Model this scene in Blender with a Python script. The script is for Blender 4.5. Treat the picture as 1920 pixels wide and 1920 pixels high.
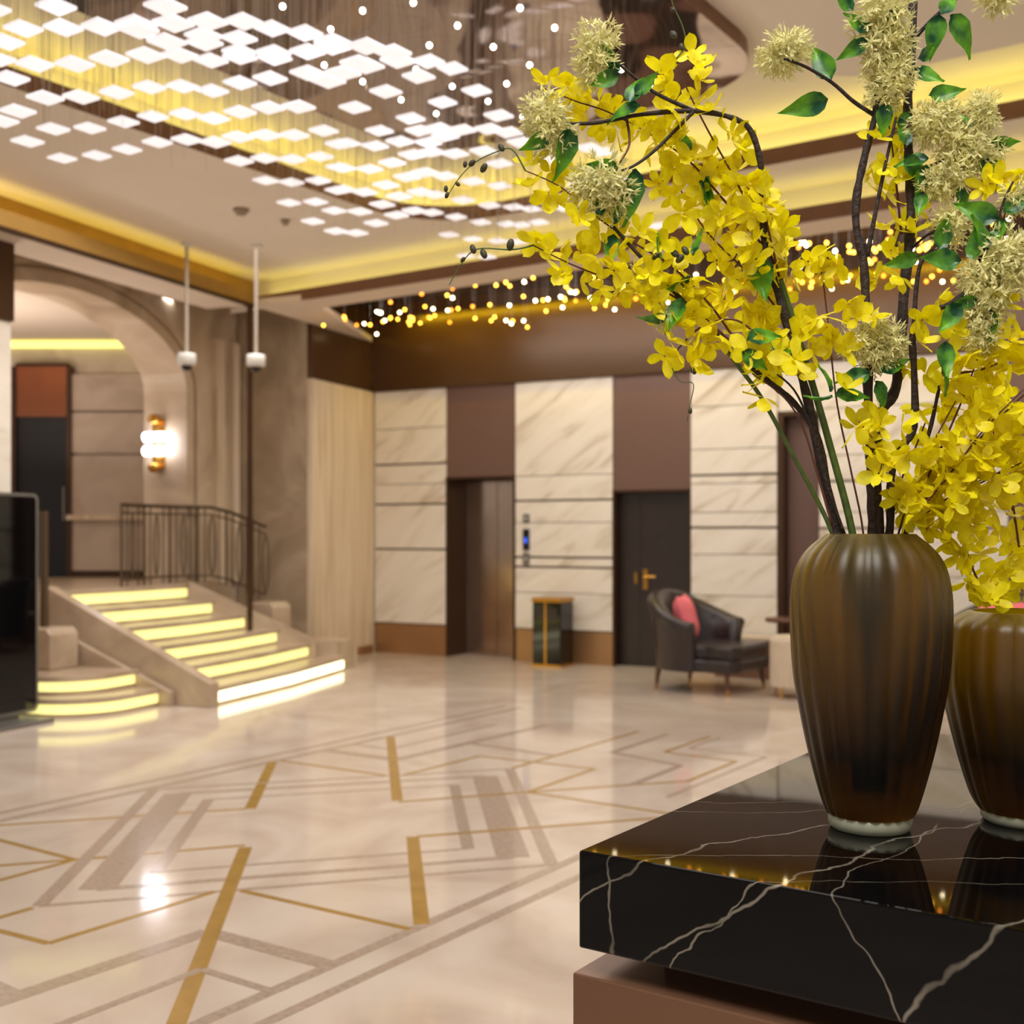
import bpy, bmesh, math, random
from mathutils import Matrix, Vector, Quaternion
R_ = random.Random(7)
SC = bpy.context.scene
COL = SC.collection
for o in list(bpy.data.objects): bpy.data.objects.remove(o)

# ---------------------------------------------------------------- camera / world / light / exposure
F = 2200.0; HZ = 1000.0; H = 1.45; PHI = math.radians(34.5)
CP, SP = math.cos(PHI), math.sin(PHI)
cam = bpy.data.cameras.new('camera'); camo = bpy.data.objects.new('camera', cam); COL.objects.link(camo)
camo.location = (0, 0, H); camo.rotation_euler = (math.pi/2, 0, PHI)
cam.sensor_width = 36; cam.lens = 36*F/1920; cam.shift_y = (HZ-960)/1920
cam.clip_start = 0.05; cam.clip_end = 100
cam.dof.use_dof = True; cam.dof.focus_distance = 2.0; cam.dof.aperture_fstop = 4.3
SC.camera = camo
SC.view_settings.view_transform = 'Standard'; SC.view_settings.look = 'None'
SC.view_settings.gamma = 1; SC.view_settings.use_curve_mapping = False
SC.view_settings.exposure = 0.2
w = bpy.data.worlds.new('world'); SC.world = w; w.use_nodes = True
w.node_tree.nodes['Background'].inputs[0].default_value = (1.0, 0.975, 0.96, 1)
w.node_tree.nodes['Background'].inputs[1].default_value = 0.50

def area(name, loc, sx, sy, power, col, rot=(0, 0, 0), spread=180):
    l = bpy.data.lights.new(name, 'AREA'); l.shape = 'RECTANGLE'; l.size = sx; l.size_y = sy
    l.energy = power; l.color = col; l.spread = math.radians(spread)
    o = bpy.data.objects.new(name, l); o.location = loc; o.rotation_euler = rot; COL.objects.link(o); return o
WARM = (1.0, 0.98, 0.975)
area('hall_fill', (-.3, 4.6, 4.0), 4.5, 4.5, 85, WARM)  # main area fill added for the hall; the ceiling has no such fixture
area('stair_side_fill', (-7.55, 5.6, 4.05), 1.4, 4.5, 66, WARM, (0, 0, 0), 130)  # unseen fill added to brighten the stairs and the far-left floor
area('lift_wall_fill', (-4.4, 8.98, 3.9), 7.6, .2, 48, WARM, (math.radians(22), 0, 0))  # added fill tilted towards the lift wall, no real fixture behind it
area('counter_fill', (-.15, .35, 4.0), 1.6, 1.6, 50, WARM, (math.radians(14), 0, 0), 120)  # added fill so the flowers get light from the camera side
area('lift_lobby_fill', (-4.5, 9.9, 3.98), 6, 1.0, 42, WARM)  # unseen panel added to brighten the lift lobby, not a fitting
area('chandelier_glow', (-4.3, 4.6, 3.2), 2.6, 4.5, 60, (1, .96, .95))
area('stair_recess_fill', (-10.1, 6.9, 3.9), 0.4, 2.5, 110, WARM)  # added fill that lifts the brightness of the stair recess

# ---------------------------------------------------------------- geometry of the photograph's view
def ray(px, py):
    X = (px-960)/F; Z = (HZ-py)/F
    return (X*CP-SP, X*SP+CP, Z)
def onz(px, py, z):
    d = ray(px, py); t = (z-H)/d[2]; return Vector((d[0]*t, d[1]*t, z))
def at(px, py, Y):
    d = ray(px, py); return Vector((d[0]*Y, d[1]*Y, H+d[2]*Y))
class Frame:
    def __init__(S, o, ang):
        S.o = o; S.v = (math.sin(ang), math.cos(ang)); S.u = (math.cos(ang), -math.sin(ang))
        S.M = Matrix.Translation((o[0], o[1], 0)) @ Matrix.Rotation(-ang, 4, 'Z')
    def loc(S, p):
        dx, dy = p[0]-S.o[0], p[1]-S.o[1]
        return Vector((dx*S.u[0]+dy*S.u[1], dx*S.v[0]+dy*S.v[1], p[2]))
    def w(S, u, v, z=0): return S.M @ Vector((u, v, z))
    def V(S, px, py, v):
        d = ray(px, py); a = S.loc((0, 0, H)); b = S.loc((d[0], d[1], H+d[2]))
        return a+(b-a)*((v-a.y)/(b.y-a.y))
W0 = onz(702, 1223, 0); W1 = onz(1152, 1249, 0)
W = Frame(W0, math.atan2(-(W1.y-W0.y), W1.x-W0.x))           # lift wall: u along it, v into it
L = Frame(onz(695, 1224, 0), math.atan(900/F)-PHI)           # left wall: u into the room, v away
I0 = L.w(-3.17, -1.61); I1 = L.w(-2.38, -1.29)
I = Frame(I0, math.atan2(-(I1.y-I0.y), I1.x-I0.x))           # corridor end wall behind the arch
ID = Matrix.Identity(4)

# ---------------------------------------------------------------- builders
WL = {}
def link(o, parent, origin):
    COL.objects.link(o); WL[o.name] = Vector(origin)
    if parent is not None:
        o.parent = parent; o.location = Vector(origin)-WL[parent.name]
    else: o.location = origin
    return o
def tag(o, label=None, cat=None, group=None, kind=None):
    if label: o['label'] = label
    if cat: o['category'] = cat
    if group: o['group'] = group
    if kind: o['kind'] = kind
    return o
def empty(name, loc, label=None, cat=None, group=None, kind=None):
    o = bpy.data.objects.new(name, None); o.empty_display_size = .05
    link(o, None, loc); return tag(o, label, cat, group, kind)
class MB:
    def __init__(S, M=ID): S.v = []; S.f = []; S.M = M
    def add(S, vs, fs):
        n = len(S.v); S.v += [S.M @ Vector(p) for p in vs]; S.f += [tuple(i+n for i in f) for f in fs]; return S
    def box(S, x0, x1, y0, y1, z0, z1):
        return S.add([(x0,y0,z0),(x1,y0,z0),(x1,y1,z0),(x0,y1,z0),(x0,y0,z1),(x1,y0,z1),(x1,y1,z1),(x0,y1,z1)],
                     [(0,3,2,1),(4,5,6,7),(0,1,5,4),(1,2,6,5),(2,3,7,6),(3,0,4,7)])
    def quad(S, *p): return S.add(p, [tuple(range(len(p)))])
    def prism(S, poly, z0, z1):
        n = len(poly); vs = [(p[0], p[1], z0) for p in poly]+[(p[0], p[1], z1) for p in poly]
        return S.add(vs, [tuple(range(n))[::-1], tuple(range(n, 2*n))]+[(i, (i+1) % n, n+(i+1) % n, n+i) for i in range(n)])
    def extr(S, poly, axis, a, b):   # poly in the two other axes, extruded along axis 'x' or 'y'
        n = len(poly)
        if axis == 'y': vs = [(p[0], a, p[1]) for p in poly]+[(p[0], b, p[1]) for p in poly]
        else: vs = [(a, p[0], p[1]) for p in poly]+[(b, p[0], p[1]) for p in poly]
        return S.add(vs, [tuple(range(n)), tuple(range(n, 2*n))[::-1]]+[(i, n+i, n+(i+1) % n, (i+1) % n) for i in range(n)])
    def tube(S, pts, r, n=6, cap=True):
        pts = [Vector(p) for p in pts]; rs = r if isinstance(r, (list, tuple)) else [r]*len(pts)
        vs = []; ref = None
        for i, p in enumerate(pts):
            t = (pts[min(i+1, len(pts)-1)]-pts[max(i-1, 0)])
            t = t.normalized() if t.length > 1e-9 else Vector((0, 0, 1))
            if ref is None: ref = Vector((1, 0, 0)) if abs(t.x) < .8 else Vector((0, 1, 0))
            a = (ref-t*ref.dot(t)).normalized(); b = t.cross(a); ref = a
            vs += [p+(a*math.cos(2*math.pi*k/n)+b*math.sin(2*math.pi*k/n))*rs[i] for k in range(n)]
        fs = []
        for i in range(len(pts)-1):
            for k in range(n): fs.append((i*n+k, i*n+(k+1) % n, (i+1)*n+(k+1) % n, (i+1)*n+k))
        if cap: fs += [tuple(range(n))[::-1], tuple(range((len(pts)-1)*n, len(pts)*n))]
        return S.add(vs, fs)
    def lathe(S, prof, c=(0, 0, 0), n=24, ridge=0, amp=0):
        vs = []; m = len(prof)
        for (r, z) in prof:
            for k in range(n):
                a = 2*math.pi*k/n; q = r
                if ridge: q = r*(1-amp*(1-abs(math.cos(ridge*a/2))) )
                vs.append((c[0]+q*math.cos(a), c[1]+q*math.sin(a), c[2]+z))
        fs = [(i*n+k, i*n+(k+1) % n, (i+1)*n+(k+1) % n, (i+1)*n+k) for i in range(m-1) for k in range(n)]
        return S.add(vs, fs)
    def ball(S, c, r, n=8, m=6, sz=1):
        prof = [(max(r*math.sin(math.pi*i/m), 1e-5), -r*sz*math.cos(math.pi*i/m)) for i in range(m+1)]
        return S.lathe(prof, c, n)
    def sheet(S, fn, nu, nv):
        vs = [fn(i/nu, j/nv) for j in range(nv+1) for i in range(nu+1)]
        return S.add(vs, [(j*(nu+1)+i, j*(nu+1)+i+1, (j+1)*(nu+1)+i+1, (j+1)*(nu+1)+i) for j in range(nv) for i in range(nu)])
    def mesh(S, name, mat, origin, smooth=False, fix=True):
        me = bpy.data.meshes.new(name); me.from_pydata([v-origin for v in S.v], [], S.f); me.materials.append(mat)
        if fix:
            bm = bmesh.new(); bm.from_mesh(me); bmesh.ops.recalc_face_normals(bm, faces=bm.faces); bm.to_mesh(me); bm.free()
        if smooth: me.polygons.foreach_set('use_smooth', [True]*len(me.polygons))
        me.update(); return me
    def build(S, name, mat, parent=None, smooth=False, bevel=0, origin=None, fix=True, sub=0):
        if origin is None:
            lo = [min(v[i] for v in S.v) for i in range(3)]; hi = [max(v[i] for v in S.v) for i in range(3)]
            origin = Vector(((lo[0]+hi[0])/2, (lo[1]+hi[1])/2, lo[2]))
        o = bpy.data.objects.new(name, S.mesh(name, mat, Vector(origin), smooth, fix)); link(o, parent, origin)
        if bevel:
            m = o.modifiers.new('b', 'BEVEL'); m.width = bevel; m.segments = 2; m.limit_method = 'ANGLE'
        if sub:
            m = o.modifiers.new('s', 'SUBSURF'); m.levels = m.render_levels = sub
        return o
def inst(name, me, parent, loc, rot=None, scale=1):
    o = bpy.data.objects.new(name, me); link(o, parent, loc)
    if rot is not None: o.rotation_mode = 'QUATERNION'; o.rotation_quaternion = rot
    o.scale = (scale,)*3 if not isinstance(scale, (tuple, list)) else scale
    return o
def struct(o): o['kind'] = 'structure'; return o

# ---------------------------------------------------------------- materials
def lin(c): return tuple(((x/255)/12.92 if x/255 <= .04045 else ((x/255+.055)/1.055)**2.4) for x in c)+(1,)
def base_mat(name):
    m = bpy.data.materials.new(name); m.use_nodes = True
    return m, m.node_tree, m.node_tree.nodes['Principled BSDF']
def mat(name, c, rough=.5, metal=0, var=.06, scale=6, bump=0, spec=.5, coat=0, trans=0):
    m, t, b = base_mat(name); N = t.nodes; K = t.links
    b.inputs['Roughness'].default_value = rough; b.inputs['Metallic'].default_value = metal
    b.inputs['Specular IOR Level'].default_value = spec; b.inputs['Coat Weight'].default_value = coat
    g = N.new('ShaderNodeNewGeometry'); n = N.new('ShaderNodeTexNoise'); n.inputs['Scale'].default_value = scale; n.inputs['Detail'].default_value = 3
    K.new(g.outputs['Position'], n.inputs['Vector'])
    r = N.new('ShaderNodeValToRGB'); cl = lin(c)
    r.color_ramp.elements[0].position = .3; r.color_ramp.elements[1].position = .7
    r.color_ramp.elements[0].color = tuple(x*(1-var) for x in cl[:3])+(1,); r.color_ramp.elements[1].color = tuple(min(1, x*(1+var)) for x in cl[:3])+(1,)
    K.new(n.outputs['Fac'], r.inputs['Fac']); K.new(r.outputs['Color'], b.inputs['Base Color'])
    if bump:
        bp = N.new('ShaderNodeBump'); bp.inputs['Strength'].default_value = bump; bp.inputs['Distance'].default_value = .01
        K.new(n.outputs['Fac'], bp.inputs['Height']); K.new(bp.outputs['Normal'], b.inputs['Normal'])
    if trans:
        tr = N.new('ShaderNodeBsdfTranslucent'); mx = N.new('ShaderNodeMixShader'); mx.inputs[0].default_value = trans
        K.new(r.outputs['Color'], tr.inputs['Color']); K.new(b.outputs[0], mx.inputs[1]); K.new(tr.outputs[0], mx.inputs[2])
        K.new(mx.outputs[0], N['Material Output'].inputs['Surface'])
    return m
def stone(name, cols, mscale, rot=(0, 0, 0), noise=1.0, detail=5, rough=.25, rnd=True, dist=1.5, pos=(.3, .5, .7)):
    m, t, b = base_mat(name); N = t.nodes; K = t.links; b.inputs['Roughness'].default_value = rough
    g = N.new('ShaderNodeNewGeometry'); mp = N.new('ShaderNodeMapping'); mp.inputs['Scale'].default_value = mscale; mp.inputs['Rotation'].default_value = rot
    src = g.outputs['Position']
    if rnd:
        oi = N.new('ShaderNodeObjectInfo'); mu = N.new('ShaderNodeVectorMath'); mu.operation = 'SCALE'
        cx = N.new('ShaderNodeCombineXYZ'); K.new(oi.outputs['Random'], cx.inputs[0]); K.new(oi.outputs['Random'], cx.inputs[2])
        K.new(cx.outputs[0], mu.inputs[0]); mu.inputs['Scale'].default_value = 9
        ad = N.new('ShaderNodeVectorMath'); K.new(src, ad.inputs[0]); K.new(mu.outputs[0], ad.inputs[1]); src = ad.outputs[0]
    r1 = N.new('ShaderNodeVectorRotate'); r1.rotation_type = 'EULER_XYZ'; r1.inputs['Rotation'].default_value = rot
    mp.inputs['Rotation'].default_value = (0, 0, 0)
    K.new(src, r1.inputs['Vector']); K.new(r1.outputs[0], mp.inputs['Vector'])
    n = N.new('ShaderNodeTexNoise'); n.inputs['Scale'].default_value = noise; n.inputs['Detail'].default_value = detail; n.inputs['Distortion'].default_value = dist
    K.new(mp.outputs[0], n.inputs['Vector'])
    r = N.new('ShaderNodeValToRGB'); e = r.color_ramp.elements
    e[0].position = pos[0]; e[0].color = lin(cols[0]); e[1].position = pos[2]; e[1].color = lin(cols[2])
    k = e.new(pos[1]); k.color = lin(cols[1])
    K.new(n.outputs['Fac'], r.inputs['Fac']); K.new(r.outputs['Color'], b.inputs['Base Color'])
    return m
def emit(name, c, s):
    m, t, b = base_mat(name); N = t.nodes
    b.inputs['Base Color'].default_value = lin(c); b.inputs['Emission Color'].default_value = lin(c); b.inputs['Emission Strength'].default_value = s
    return m
def lacquer(name, c, c2, rough, metal):
    return stone(name, [c, c, c2], (1, 1, 1), noise=2, rough=rough, rnd=False)

M = {}
M['ceiling'] = mat('ceiling_paint', (234, 224, 210), .8, var=.015, scale=2)
M['cream'] = mat('cream_paint', (226, 210, 190), .7, var=.02)
M['floor'] = stone('cream_floor_marble', [(192, 173, 156), (205, 188, 171), (214, 199, 184)], (1, 1, 1), (0, 0, .5), noise=.9, rough=.09, rnd=False, dist=2.2)
M['gold'] = mat('gold_inlay', (178, 140, 66), .22, .3, var=.1, scale=9)
M['greyin'] = mat('grey_stone_inlay', (172, 152, 134), .14, var=.16, scale=45)
M['marble'] = stone('white_veined_marble', [(196, 180, 156), (230, 220, 204), (240, 231, 217)], (1, 1, 4.5), (0, .62, 0), noise=.8, rough=.28, pos=(.28, .45, .75))
M['joint'] = mat('bronze_joint', (96, 70, 48), .4, .3)
M['travertine'] = stone('travertine', [(196, 172, 142), (216, 196, 168), (226, 208, 184)], (5, 5, .35), noise=1.2, rough=.4, rnd=False)
M['greymarble'] = stone('grey_brown_marble', [(150, 130, 106), (172, 152, 126), (196, 178, 152)], (1, 1, .8), noise=1.6, rough=.35, rnd=False, pos=(.25, .5, .75))
M['archstone'] = stone('arch_stone', [(172, 150, 124), (196, 174, 146), (212, 194, 168)], (1, 1, 1), noise=1.3, rough=.45, rnd=False)
M['corrstone'] = stone('corridor_stone', [(176, 156, 138), (196, 178, 158), (206, 190, 170)], (1, 1, 1), noise=1.3, rough=.4)
M['stair'] = stone('stair_marble', [(174, 151, 126), (190, 168, 142), (202, 182, 157)], (1, 1, 1), noise=1.5, rough=.25, rnd=False)
M['fascia'] = mat('brown_lacquer_fascia', (80, 54, 26), .26, .2, var=.08, scale=1)
M['liftbrown'] = mat('mauve_brown_panel', (116, 88, 76), .4, .25, var=.04, scale=1)
M['bronze'] = mat('dark_bronze', (74, 50, 30), .35, .55)
M['copper'] = mat('copper_base', (166, 126, 86), .35, .55, var=.08, scale=2)
M['ledge'] = mat('bronze_ledge', (128, 92, 70), .4, .3)
M['mustard'] = mat('ochre_beam', (168, 128, 58), .5, .2)
M['liftdoor'] = mat('lift_door_steel', (176, 150, 128), .16, .85, var=.05)
M['darkwood'] = mat('dark_wood_door', (44, 33, 28), .35, var=.15, scale=12)
M['brass'] = mat('brass', (190, 140, 60), .25, .9)
M['black'] = mat('black_gloss', (9, 9, 10), .08)
M['screen'] = mat('dark_glass_screen', (7, 7, 9), .04)
M['greymetal'] = mat('grey_metal', (128, 124, 118), .35, .6)
M['white'] = mat('white_plastic', (226, 222, 214), .4)
M['pole'] = mat('painted_pole', (186, 172, 156), .45)
M['iron'] = mat('bronzed_iron', (92, 74, 54), .4, .6)
M['leather'] = mat('dark_brown_leather', (46, 36, 36), .3, var=.2, scale=30, bump=.15)
M['pink'] = mat('pink_fabric', (238, 118, 128), .8, var=.06, scale=40)
M['walnut'] = mat('walnut', (94, 54, 34), .4)
M['ivory'] = mat('ivory_fabric', (206, 188, 164), .8)
M['led_y'] = emit('yellow_led', (250, 242, 130), 3.9)
M['led_tray'] = emit('tray_led', (250, 242, 130), 12.5)
M['led_left'] = emit('beam_led', (250, 232, 80), 4.5)
M['led_fas'] = emit('fascia_led', (244, 212, 30), 26)
M['led_stair'] = emit('stair_led', (242, 236, 150), .95)
M['led_low'] = emit('stair_led_bottom', (255, 252, 206), 2.2)
M['tile'] = emit('lit_white_acrylic', (244, 240, 244), .62)
M['dot'] = emit('spot_bulb', (255, 250, 240), 9)
M['b1'] = emit('bulb_warm_white', (255, 236, 190), 13)
M['b2'] = emit('bulb_gold', (255, 184, 60), 9)
M['b3'] = emit('bulb_amber', (255, 146, 36), 6)
M['sconce'] = emit('sconce_glow', (236, 240, 255), 13)
M['blue'] = emit('blue_display', (50, 90, 220), 1.0)
M['string'] = mat('steel_thread', (206, 192, 180), .35, .4)
M['stem'] = mat('dark_bark', (44, 28, 20), .7, var=.4, scale=90, bump=.6)
M['stem2'] = mat('red_brown_twig', (86, 42, 30), .6, var=.2, scale=80)
M['green_stem'] = mat('green_stalk', (72, 92, 32), .5, var=.25, scale=60)
def leaf_mat():
    m = mat('green_leaf', (52, 138, 44), .35, var=.8, scale=24, trans=.25); N = m.node_tree.nodes; K = m.node_tree.links
    tc = N.new('ShaderNodeTexCoord'); n = [x for x in N if x.type == 'TEX_NOISE'][0]; r = [x for x in N if x.type == 'VALTORGB'][0]
    oi = N.new('ShaderNodeObjectInfo'); ad = N.new('ShaderNodeVectorMath'); K.new(tc.outputs['Object'], ad.inputs[0]); K.new(oi.outputs['Random'], ad.inputs[1]); K.new(ad.outputs[0], n.inputs['Vector']); n.inputs['Scale'].default_value = 34
    sx = N.new('ShaderNodeSeparateXYZ'); K.new(tc.outputs['Object'], sx.inputs[0])
    mr = N.new('ShaderNodeMath'); mr.operation = 'MULTIPLY_ADD'; K.new(sx.outputs[0], mr.inputs[0]); mr.inputs[1].default_value = 5; mr.inputs[2].default_value = -.18
    sm = N.new('ShaderNodeMath'); K.new(mr.outputs[0], sm.inputs[0]); K.new(n.outputs['Fac'], sm.inputs[1]); K.new(sm.outputs[0], r.inputs['Fac'])
    r.color_ramp.elements[0].color = lin((12, 74, 44)); r.color_ramp.elements[1].color = lin((112, 178, 34)); return m
M['leaf'] = leaf_mat()
M['fluff'] = mat('cream_blossom', (228, 222, 158), .7, var=.16, scale=30, trans=.3)
M['bud'] = mat('dark_bud', (58, 56, 30), .6)
def petal_mat():
    m = mat('yellow_petal', (248, 226, 8), .5, var=.2, scale=40, trans=.4); return m
M['petal'] = petal_mat()
def mirror_mat():
    m, t, b = base_mat('rippled_bronze_mirror'); N = t.nodes; K = t.links
    b.inputs['Base Color'].default_value = lin((196, 180, 170)); b.inputs['Metallic'].default_value = 1; b.inputs['Roughness'].default_value = .06
    g = N.new('ShaderNodeNewGeometry'); n = N.new('ShaderNodeTexNoise'); n.inputs['Scale'].default_value = 1.6; n.inputs['Detail'].default_value = 0
    K.new(g.outputs['Position'], n.inputs['Vector'])
    bp = N.new('ShaderNodeBump'); bp.inputs['Strength'].default_value = .25; bp.inputs['Distance'].default_value = .2
    K.new(n.outputs['Fac'], bp.inputs['Height']); K.new(bp.outputs['Normal'], b.inputs['Normal']); return m
M['mirror'] = mirror_mat()
def black_marble():
    m, t, b = base_mat('black_veined_marble'); N = t.nodes; K = t.links; b.inputs['Roughness'].default_value = .03; b.inputs['Specular IOR Level'].default_value = .24
    g = N.new('ShaderNodeNewGeometry')
    nz = N.new('ShaderNodeTexNoise'); nz.inputs['Scale'].default_value = 5; nz.inputs['Detail'].default_value = 4; K.new(g.outputs['Position'], nz.inputs['Vector'])
    def m2(op, x, y=None, v=None):
        n = N.new('ShaderNodeMath'); n.operation = op; K.new(x, n.inputs[0])
        if y is not None: K.new(y, n.inputs[1])
        if v is not None: n.inputs[1].default_value = v
        return n.outputs[0]
    wob = m2('MULTIPLY', m2('SUBTRACT', nz.outputs['Fac'], v=.5), v=.09)
    def fr(px, py): d = ray(px, py); t = 1.585/d[1]; return Vector((d[0]*t, 1.585, H+d[2]*t))
    def tp(px, py): return onz(px, py, .95)
    up = Vector((0, 0, 1)); planes = []
    for P, Q, third, wd in [(fr(1080, 1685), fr(1165, 1620), Vector((.5, 1, 0)), .0016), (fr(1200, 1800), fr(1440, 1665), Vector((.25, 1, 0)), .0020), (fr(1720, 1910), fr(1850, 1750), Vector((.6, 1, 0)), .0022),
                            (tp(1200, 1608), tp(1900, 1608), up, .0014), (tp(1300, 1520), tp(1900, 1521), up, .0014), (tp(1400, 1503), tp(1600, 1506), up, .0010), (tp(1545, 1665), tp(1700, 1580), Vector((-.7, 0, 1)), .0012),
                            (tp(1400, 1440), tp(1600, 1442), up, .0010), (fr(1300, 1760), fr(1420, 1640), Vector((1, .6, 0)), .0008)]:
        n = (Q-P).cross(third).normalized(); planes.append((n, n.dot(P), wd))
    tot = None
    for i, (n, c, wd) in enumerate(planes):
        dt = N.new('ShaderNodeVectorMath'); dt.operation = 'DOT_PRODUCT'; K.new(g.outputs['Position'], dt.inputs[0]); dt.inputs[1].default_value = n
        v = m2('ABSOLUTE', m2('SUBTRACT', m2('ADD', dt.outputs['Value'], wob), v=c))
        mr = N.new('ShaderNodeMapRange'); mr.inputs['From Min'].default_value = wd*.4; mr.inputs['From Max'].default_value = wd*1.3; mr.inputs['To Min'].default_value = 1; mr.inputs['To Max'].default_value = 0; K.new(v, mr.inputs['Value'])
        tot = mr.outputs[0] if tot is None else m2('MAXIMUM', tot, mr.outputs[0])
    n2 = N.new('ShaderNodeTexNoise'); n2.inputs['Scale'].default_value = 9; K.new(g.outputs['Position'], n2.inputs['Vector'])
    r2 = N.new('ShaderNodeMapRange'); r2.inputs['From Min'].default_value = .3; r2.inputs['From Max'].default_value = .6; r2.inputs['To Min'].default_value = .15; K.new(n2.outputs['Fac'], r2.inputs['Value'])
    sm = m2('MULTIPLY', tot, r2.outputs[0])
    mc = N.new('ShaderNodeMix'); mc.data_type = 'RGBA'; mc.inputs[6].default_value = lin((6, 5, 5)); mc.inputs[7].default_value = lin((128, 120, 106))
    K.new(sm, mc.inputs[0]); K.new(mc.outputs[2], b.inputs['Base Color']); return m
M['blackmarble'] = black_marble()
def glass_mat(name, c, rough, density, dens_col):
    m, t, b = base_mat(name); N = t.nodes; K = t.links
    b.inputs['Base Color'].default_value = lin(c); b.inputs['Roughness'].default_value = rough
    b.inputs['Transmission Weight'].default_value = 1; b.inputs['Specular IOR Level'].default_value = .14; b.inputs['IOR'].default_value = 1.45
    if density:
        v = N.new('ShaderNodeVolumeAbsorption'); v.inputs['Color'].default_value = lin(dens_col); v.inputs['Density'].default_value = density
        K.new(v.outputs[0], N['Material Output'].inputs['Volume'])
    return m
M['vase'] = glass_mat('frosted_amber_glass', (200, 176, 4), .42, 38, (198, 178, 0))
M['vfoot'] = mat('frosted_glass_foot', (214, 214, 186), .3, var=.05, scale=30, trans=.5)

# ================================================================ SETTING
# ---- floor with inlay strips
fl = struct(MB().quad((-18, -8, 0), (10, -8, 0), (10, 16, 0), (-18, 16, 0)).build('floor', M['floor'], origin=Vector((0, 0, 0))))
def strip(a, b, wd, m, name):
    a = Vector((a[0], a[1], 0)); b = Vector((b[0], b[1], 0)); t = (b-a).normalized(); n = Vector((-t.y, t.x, 0))*wd/2
    z0, z1 = -.004, .0012
    z1 += R_.random()*.0005
    MB().prism([(a+n)[:2], (a-n)[:2], (b-n)[:2], (b+n)[:2]], z0, z1).build(name, M[m], fl)
CX, CY = -4.1, 4.33
def ps(p): return (2*CX-p[0], 2*CY-p[1])
G, T = 'gold_inlay_strip', 'stone_inlay_strip'
for y0, y1 in ((-2, 8.1),):
    for x, wd in ((-2.73, .05), (-5.47, .05), (-2.57, .045), (-5.63, .045)): strip((x, y0), (x, y1), wd, 'greyin', T)
for rx, ry, w1, w2 in ((1.335, 1.61, .06, .03), (1.13, 1.35, .15, .045), (.88, 1.05, .06, .025)):
    n_, e_, s_, q_ = (CX, CY+ry), (CX+rx, CY), (CX, CY-ry), (CX-rx, CY)
    strip(n_, e_, w1, 'greyin', T); strip(s_, q_, w1, 'greyin', T); strip(e_, s_, w2, 'greyin', T); strip(q_, n_, w2, 'greyin', T)
for seg in [((-4.08, 3.765), (-2.75, 2.26)), ((-3.565, 4.35), (-2.74, 3.395))]:
    strip(*seg, .06, 'gold', G); strip(ps(seg[0]), ps(seg[1]), .06, 'gold', G)
for line in [[(-3.55, 4.365), (-2.74, 5.38)], [(-4.09, 4.87), (-3.65, 5.465), (-2.74, 5.46)], [(-3.65, 5.465), (-3.67, 6.24), (-4.5, 6.17), (-4.52, 5.43)],
             [(-3.65, 5.465), (-3.04, 6.24), (-3.05, 6.95), (-3.57, 6.98), (-3.58, 7.7)], [(-4.1, 5.97), (-4.1, 7.6)], [(-3.6, 3.3), (-2.74, 3.33)]]:
    for p, q in zip(line, line[1:]):
        strip(p, q, .029, 'gold', G); strip(ps(p), ps(q), .029, 'gold', G)
for line, wd in [([(-3.4, 1.2), (-3.33, 2.89), (-2.74, 2.9)], .075), ([(-3.06, 1.4), (-3.06, 2.63), (-2.74, 2.63)], .035), ([(-4.1, 2.2), (-3.36, 2.15)], .06),
                 ([(-3.87, 7.62), (-3.85, 6.77), (-3.28, 6.63), (-3.26, 5.95)], .05), ([(-3.5, 7.7), (-3.5, 7.2), (-2.95, 7.2), (-2.95, 5.8)], .03)]:
    for p, q in zip(line, line[1:]):
        strip(p, q, wd, 'greyin', T); strip(ps(p), ps(q), wd, 'greyin', T)

# ---- main ceiling with the rounded light tray
def rrect(x0, x1, y0, y1, r, n=7):
    out = []
    for cx, cy, a0 in ((x1-r, y1-r, 0), (x0+r, y1-r, 90), (x0+r, y0+r, 180), (x1-r, y0+r, 270)):
        for k in range(n+1):
            a = math.radians(a0+90*k/n); out.append((cx+r*math.cos(a), cy+r*math.sin(a)))
    return out
def holed(name, outer, hole, z, m, parent=None):
    bm = bmesh.new()
    def loop(pts):
        vs = [bm.verts.new((p[0], p[1], z)) for p in pts]; return [bm.edges.new((vs[i], vs[(i+1) % len(vs)])) for i in range(len(vs))]
    es = loop(outer)+loop(hole); bmesh.ops.triangle_fill(bm, edges=es, use_beauty=True)
    me = bpy.data.meshes.new(name); bm.to_mesh(me); bm.free(); me.materials.append(m)
    o = bpy.data.objects.new(name, me); link(o, parent, (0, 0, 0)); return o
def ring(mb, pts, z0, z1):
    n = len(pts); return mb.add([(p[0], p[1], z0) for p in pts]+[(p[0], p[1], z1) for p in pts], [(i, (i+1) % n, n+(i+1) % n, n+i) for i in range(n)])
ZC = 4.08
lA = L.w(-.16, -2.2); lB = L.w(-.16, -16)
outer = [(lB.x, lB.y), (10, lB.y), (10, 8.64), (lA.x-.1, 8.64)]
tray = rrect(-6.35, 2.6, -2.0, 7.95, .75)
ceil = struct(holed('ceiling', outer, tray, ZC, M['ceiling']))
ring(MB(), tray, ZC, 4.2).build('tray_rim', M['ledge'], ceil)
wide = rrect(-6.75, 3.0, -2.4, 8.35, 1.1)
holed('tray_ledge', wide, tray, 4.2, M['ceiling'], ceil)
tb = MB(); ring(tb, wide, 4.2, 4.46); tb.quad(*[(p[0], p[1], 4.46) for p in wide]); tb.build('tray_ceiling', M['ceiling'], ceil)
ring(MB(), rrect(-6.6, 2.85, -2.25, 8.2, .97), 4.21, 4.235).build('led_strip', M['led_tray'], ceil)
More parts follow.
